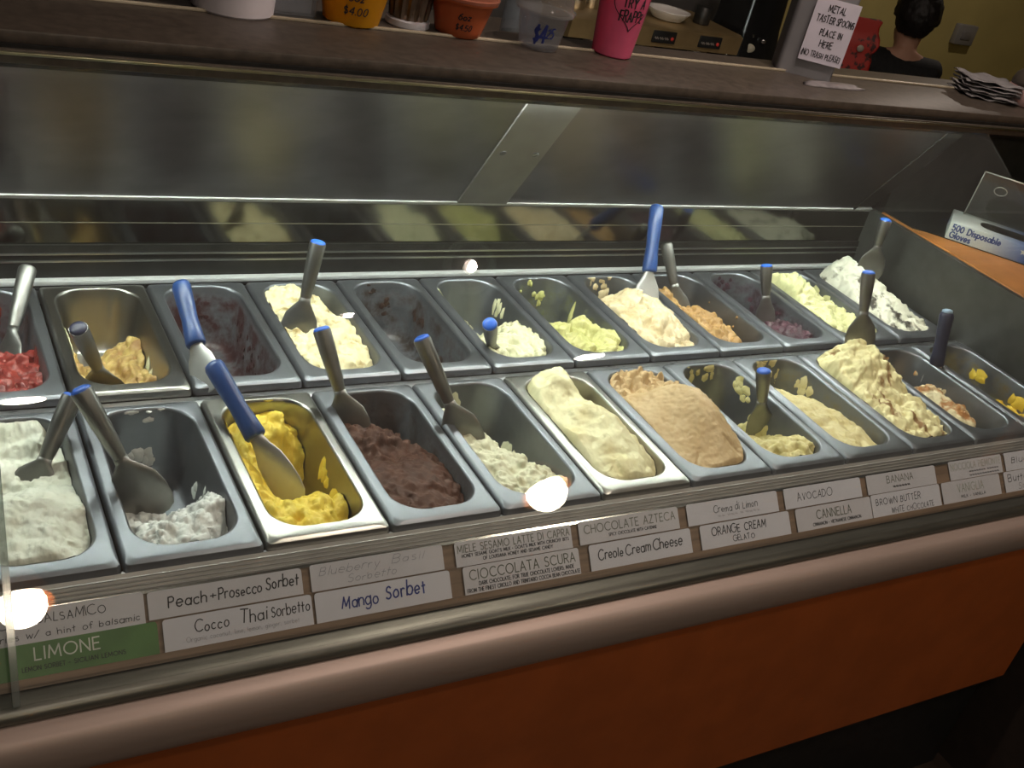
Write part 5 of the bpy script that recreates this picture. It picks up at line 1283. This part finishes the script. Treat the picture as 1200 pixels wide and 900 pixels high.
for x, z in ((-0.045, 0.11), (0.0, 0.115), (0.045, 0.105)):
    q = Matrix.Rotation(math.radians(-25), 4, 'Z') @ Matrix.Translation((x, -0.094, z)) @ Matrix.Rotation(PI / 2, 4, 'X')
    bm = bmesh.new(); lathe(bm, [(0.008, -0.012), (0.008, 0.006), (0.005, 0.008)], 14); bmesh.ops.transform(bm, matrix=q, verts=bm.verts); link('knob', bm, SHINY, t)
bm = bmesh.new(); tube(bm, [(0.10, -0.03, 0.13), (0.112, -0.03, 0.16), (0.10, -0.03, 0.21)], 0.008, 10); link('side_lever', bm, mat('copper', (0.75, 0.35, 0.15), 0.2, 1), t)
bm = bmesh.new(); tube(bm, [(-0.10, -0.06, 0.0), (-0.105, -0.06, 0.06)], 0.006, 8); link('steel_post', bm, SHINY, t)

t = thing('storage_crate', 'dark red crate on the back counter at the left', 'crate', (0.42, 1.85, BZ))
bm = bmesh.new(); box(bm, -0.16, 0.16, -0.10, 0.10, 0.0, 0.14, 0.006); sharp(link('crate_body', bm, mat('dark_red_crate', (0.12, 0.025, 0.015), 0.5, 0, 0.2, 12), t))
bm = bmesh.new(); box(bm, -0.165, 0.165, -0.105, 0.105, 0.14, 0.165, 0.004); sharp(link('crate_lid', bm, mat('crate_lid_brown', (0.08, 0.04, 0.02), 0.5), t))
t = thing('glass_jar', 'tall clear glass jar on the back counter left of the pink cup', 'jar', (1.62, 1.82, BZ))
bm = bmesh.new(); lathe(bm, [(0.05, 0.0), (0.055, 0.006), (0.055, 0.16), (0.045, 0.175), (0.042, 0.175), (0.05, 0.158), (0.05, 0.01)], 28); link('jar_body', bm, CLEARP, t)
bm = bmesh.new(); lathe(bm, [(0.047, 0.012), (0.049, 0.07), (0.03, 0.075)], 24); link('coffee_beans', bm, mat('dark_beans', (0.04, 0.022, 0.014), 0.4, 0, 0.4, 80, 0.5, 120), t)
bm = bmesh.new(); lathe(bm, [(0.048, 0.176), (0.05, 0.18), (0.05, 0.2), (0.04, 0.205)], 28); link('jar_lid', bm, SHINY, t)

# wall box
t = thing('wall_switch_box', 'small grey box fixed on the yellow wall', 'switch box', (6.78, Y1, -0.095))
bm = bmesh.new(); box(bm, -0.10, 0.10, -0.045, 0.0, -0.07, 0.07, 0.008); sharp(link('box_cover', bm, mat('grey_wall_box', (0.26, 0.25, 0.24), 0.5, 0, 0.05, 10), t))
bm = bmesh.new(); box(bm, -0.05, 0.05, -0.05, -0.045, -0.03, 0.03, 0.002); sharp(link('dial_plate', bm, mat('grey_plate', (0.22, 0.21, 0.21), 0.4), t))

# ------------------------------------------------------------------ seated person, seen from behind
SKIN = mat('skin', (0.50, 0.27, 0.18), 0.55, 0, 0.06, 18, sss=0.1)
TOP = mat('black_top', (0.010, 0.010, 0.011), 0.8, 0, 0.3, 60, 0.3, 300)
HAIR = mat('dark_hair', (0.012, 0.009, 0.008), 0.55, 0, 0.5, 60, 0.8, 180, stretch=(1, 1, 0.4))
def skin(name, verts, edges, radii, material, parent, root=0, sub=2):
    me = bpy.data.meshes.new(name)
    me.from_pydata([Vector(v) for v in verts], edges, [])
    o = bpy.data.objects.new(name, me)
    COL.objects.link(o)
    md = o.modifiers.new('skin', 'SKIN')
    md.use_smooth_shade = True
    lay = me.skin_vertices[0].data if me.skin_vertices else None
    for i, r in enumerate(radii):
        lay[i].radius = r if isinstance(r, tuple) else (r, r)
        lay[i].use_root = (i == root)
    ss = o.modifiers.new('smooth', 'SUBSURF')
    ss.levels = ss.render_levels = sub
    bpy.context.view_layer.update()
    dg = bpy.context.evaluated_depsgraph_get()
    me2 = bpy.data.meshes.new_from_object(o.evaluated_get(dg))
    me2.name = name
    bpy.data.objects.remove(o)
    o2 = bpy.data.objects.new(name, me2)
    COL.objects.link(o2)
    me2.materials.clear()
    me2.materials.append(material)
    for p in me2.polygons:
        p.use_smooth = True
    o2.parent = parent
    return o2
SEAT = 0.505
PX, PY = 3.91, 2.39
prs = thing('person', 'person with short dark hair and black top, seated with the back turned', 'person', (PX, PY, FLOOR), math.radians(-33))
# local frame: +y is the way the person faces
V_, E2, R_ = [], [], []
def jv(p, r, link_to=None):
    V_.append(p); R_.append(r)
    if link_to is not None:
        E2.append((link_to, len(V_) - 1))
    return len(V_) - 1
pel = jv((0, 0, SEAT + 0.10), (0.155, 0.115))
wai = jv((0, -0.005, SEAT + 0.26), (0.125, 0.095), pel)
rib = jv((0, -0.01, SEAT + 0.40), (0.145, 0.105), wai)
che = jv((0, 0.0, SEAT + 0.50), (0.135, 0.095), rib)
nk0 = jv((0, 0.01, SEAT + 0.575), (0.058, 0.055), che)
nk1 = jv((0, 0.02, SEAT + 0.595), (0.050, 0.050), nk0)
hd0 = jv((0, 0.04, SEAT + 0.655), (0.066, 0.075), nk1)
hd1 = jv((0, 0.035, SEAT + 0.725), (0.076, 0.092), hd0)
hd2 = jv((0, 0.03, SEAT + 0.785), (0.066, 0.082), hd1)
hd3 = jv((0, 0.03, SEAT + 0.810), (0.035, 0.045), hd2)
nose = jv((0, 0.135, SEAT + 0.645), 0.012, hd0)
for sgn in (-1, 1):
    ear = jv((sgn * 0.078, 0.03, SEAT + 0.700), (0.010, 0.018), hd1)
    sh = jv((sgn * 0.150, 0.0, SEAT + 0.522), 0.050, che)
    ua = jv((sgn * 0.188, 0.03, SEAT + 0.40), 0.043, sh)
    el = jv((sgn * 0.195, 0.09, SEAT + 0.27), 0.036, ua)
    fa = jv((sgn * 0.17, 0.21, SEAT + 0.285), 0.032, el)
    wr = jv((sgn * 0.14, 0.32, SEAT + 0.305), 0.024, fa)
    pa = jv((sgn * 0.12, 0.375, SEAT + 0.308), (0.030, 0.014), wr)
    for k in range(4):
        a = jv((sgn * (0.145 - 0.018 * k) - sgn * 0.004, 0.415 + 0.006 * (k in (1, 2)), SEAT + 0.312), 0.0085, pa)
        b_ = jv((sgn * (0.143 - 0.020 * k) - sgn * 0.006, 0.445 + 0.008 * (k in (1, 2)), SEAT + 0.310), 0.008, a)
        c_ = jv((sgn * (0.141 - 0.021 * k) - sgn * 0.008, 0.465 + 0.01 * (k in (1, 2)), SEAT + 0.302), 0.007, b_)
    th = jv((sgn * 0.086, 0.375, SEAT + 0.309), 0.010, pa)
    jv((sgn * 0.068, 0.400, SEAT + 0.307), 0.0085, th)
    hip = jv((sgn * 0.09, 0.06, SEAT + 0.075), 0.085, pel)
    kn = jv((sgn * 0.12, 0.44, SEAT + 0.075), 0.060, hip)
    ca = jv((sgn * 0.12, 0.45, SEAT - 0.14), 0.050, kn)
    an = jv((sgn * 0.12, 0.44, 0.075), 0.036, ca)
    jv((sgn * 0.125, 0.56, 0.035), (0.040, 0.026), an)
skin('body', V_, E2, R_, SKIN, prs)
# sleeveless top
skin('black_top', [(0, 0, SEAT + 0.09), (0, -0.005, SEAT + 0.26), (0, -0.012, SEAT + 0.40), (0, -0.006, SEAT + 0.492), (0.140, -0.004, SEAT + 0.524), (-0.140, -0.004, SEAT + 0.524), (0.170, 0.010, SEAT + 0.485), (-0.170, 0.010, SEAT + 0.485)],
     [(0, 1), (1, 2), (2, 3), (3, 4), (3, 5), (4, 6), (5, 7)], [(0.17, 0.13), (0.142, 0.112), (0.168, 0.126), (0.150, 0.118), 0.060, 0.060, 0.058, 0.058], TOP, prs)
# cropped hair: a displaced cap over the skull
bm = bmesh.new()
bmesh.ops.create_icosphere(bm, subdivisions=5, radius=1)
for v in list(bm.verts):
    n_ = v.co.copy()
    low = -0.55 if n_.y < 0.1 else -0.05 + 0.6 * max(0, n_.y - 0.3)
    k = 1 + 0.045 * noise.fractal(n_ * 6, 0.9, 2, 4)
    nape = 1.0 if n_.z > -0.3 else 0.9
    v.co = Vector((n_.x * 0.098 * k * nape, 0.022 + n_.y * 0.116 * k, SEAT + 0.740 + n_.z * 0.118 * k))
dead = [v for v in bm.verts if (v.co.y > 0.075 and v.co.z < SEAT + 0.775) or v.co.z < SEAT + 0.645]
bmesh.ops.delete(bm, geom=dead, context='VERTS')
link('hair', bm, HAIR, prs)
for sgn in (-1, 1):
    bm = bmesh.new(); bmesh.ops.create_uvsphere(bm, u_segments=12, v_segments=8, radius=0.011)
    bmesh.ops.translate(bm, vec=(sgn * 0.03, 0.112, SEAT + 0.72), verts=bm.verts); link('eye', bm, mat('eye_dark', (0.05, 0.03, 0.02), 0.2), prs)
bm = bmesh.new(); tube(bm, [(-0.024, 0.104, SEAT + 0.647), (0, 0.113, SEAT + 0.645), (0.024, 0.104, SEAT + 0.647)], [0.003, 0.007, 0.003], 10); link('mouth', bm, mat('lips', (0.4, 0.12, 0.10), 0.4), prs)

ch = thing('cafe_chair', 'plain dark chair under the seated person', 'chair', (PX, PY, FLOOR), math.radians(-33))
DW = mat('chair_wood', (0.06, 0.03, 0.02), 0.5, 0, 0.3, 20)
bm = bmesh.new(); box(bm, -0.21, 0.21, -0.20, 0.24, SEAT - 0.075, SEAT - 0.035, 0.01); link('seat', bm, DW, ch)
for x in (-0.18, 0.18):
    for y in (-0.17, 0.20):
        bm = bmesh.new(); tube(bm, [(x, y, 0.0), (x * 0.95, y * 0.95, SEAT - 0.05)], 0.016, 10); link('leg', bm, DW, ch)
bm = bmesh.new(); box(bm, -0.19, 0.19, -0.20, -0.175, SEAT + 0.16, SEAT + 0.26, 0.006)
for x in (-0.17, 0.17): box(bm, x - 0.015, x + 0.015, -0.2, -0.175, SEAT - 0.03, SEAT + 0.2)
link('backrest', bm, DW, ch)
tb = thing('cafe_table', 'small cafe table in front of the seated person', 'table', (PX + 0.40, PY + 0.60, FLOOR), math.radians(-33))
bm = bmesh.new(); lathe(bm, [(0.33, 0.715), (0.345, 0.72), (0.345, 0.74), (0.335, 0.745)], 40); link('tabletop', bm, DW, tb)
bm = bmesh.new(); lathe(bm, [(0.20, 0.0), (0.20, 0.02), (0.04, 0.04), (0.03, 0.70), (0.10, 0.715)], 24); link('pedestal', bm, BLACK, tb)

# red patterned bag standing on a low divider beside the person
dv = thing('low_divider', 'low dark divider shelf left of the seated person', 'divider', (3.56, 2.30, FLOOR))
bm = bmesh.new(); box(bm, -0.14, 0.04, -0.10, 0.10, 0.0, 0.94, 0.004); sharp(link('divider_body', bm, mat('divider_wood', (0.07, 0.045, 0.03), 0.5), dv))
bm = bmesh.new(); box(bm, -0.15, 0.05, -0.12, 0.12, 0.94, 0.97, 0.004); sharp(link('divider_top', bm, mat('divider_top_wood', (0.10, 0.07, 0.04), 0.45), dv))
bg = thing('red_bag', 'red patterned paper bag with crumpled top beside the seated person', 'bag', (3.51, 2.30, FLOOR + 0.97), math.radians(-35))
bm = bmesh.new()
rings = []
for k in range(12):
    z = k * 0.022
    w_ = 0.075 + 0.012 * math.sin(k * 1.1) * (k > 4)
    d_ = 0.045 * (1 - 0.055 * k)
    rings.append([(x + 0.008 * noise.noise(Vector((x * 30, y * 30, z * 25))), y + 0.008 * noise.noise(Vector((x * 30 + 9, y * 30, z * 25))), z + (0.02 * noise.noise(Vector((x * 40, y * 40, 3))) if k == 11 else 0)) for x, y in rrect(w_, max(0.012, d_), 0.01, 6)])
loft(bm, rings); sharp(link('bag_body', bm, mat('red_print', (0.50, 0.03, 0.02), 0.5, 0, 0.1, 26, col2=(0.06, 0.015, 0.012), ramp=(0.40, 0.46)), bg), 50)
bm = bmesh.new()
lathe(bm, [(0.014, -0.001), (0.014, 0.002), (0.006, 0.003)], 14); bmesh.ops.transform(bm, matrix=Matrix.Translation((0.01, -0.046, 0.13)) @ Matrix.Rotation(PI / 2, 4, 'X'), verts=bm.verts); link('pale_spot', bm, mat('pale_print', (0.5, 0.42, 0.34), 0.5), bg)
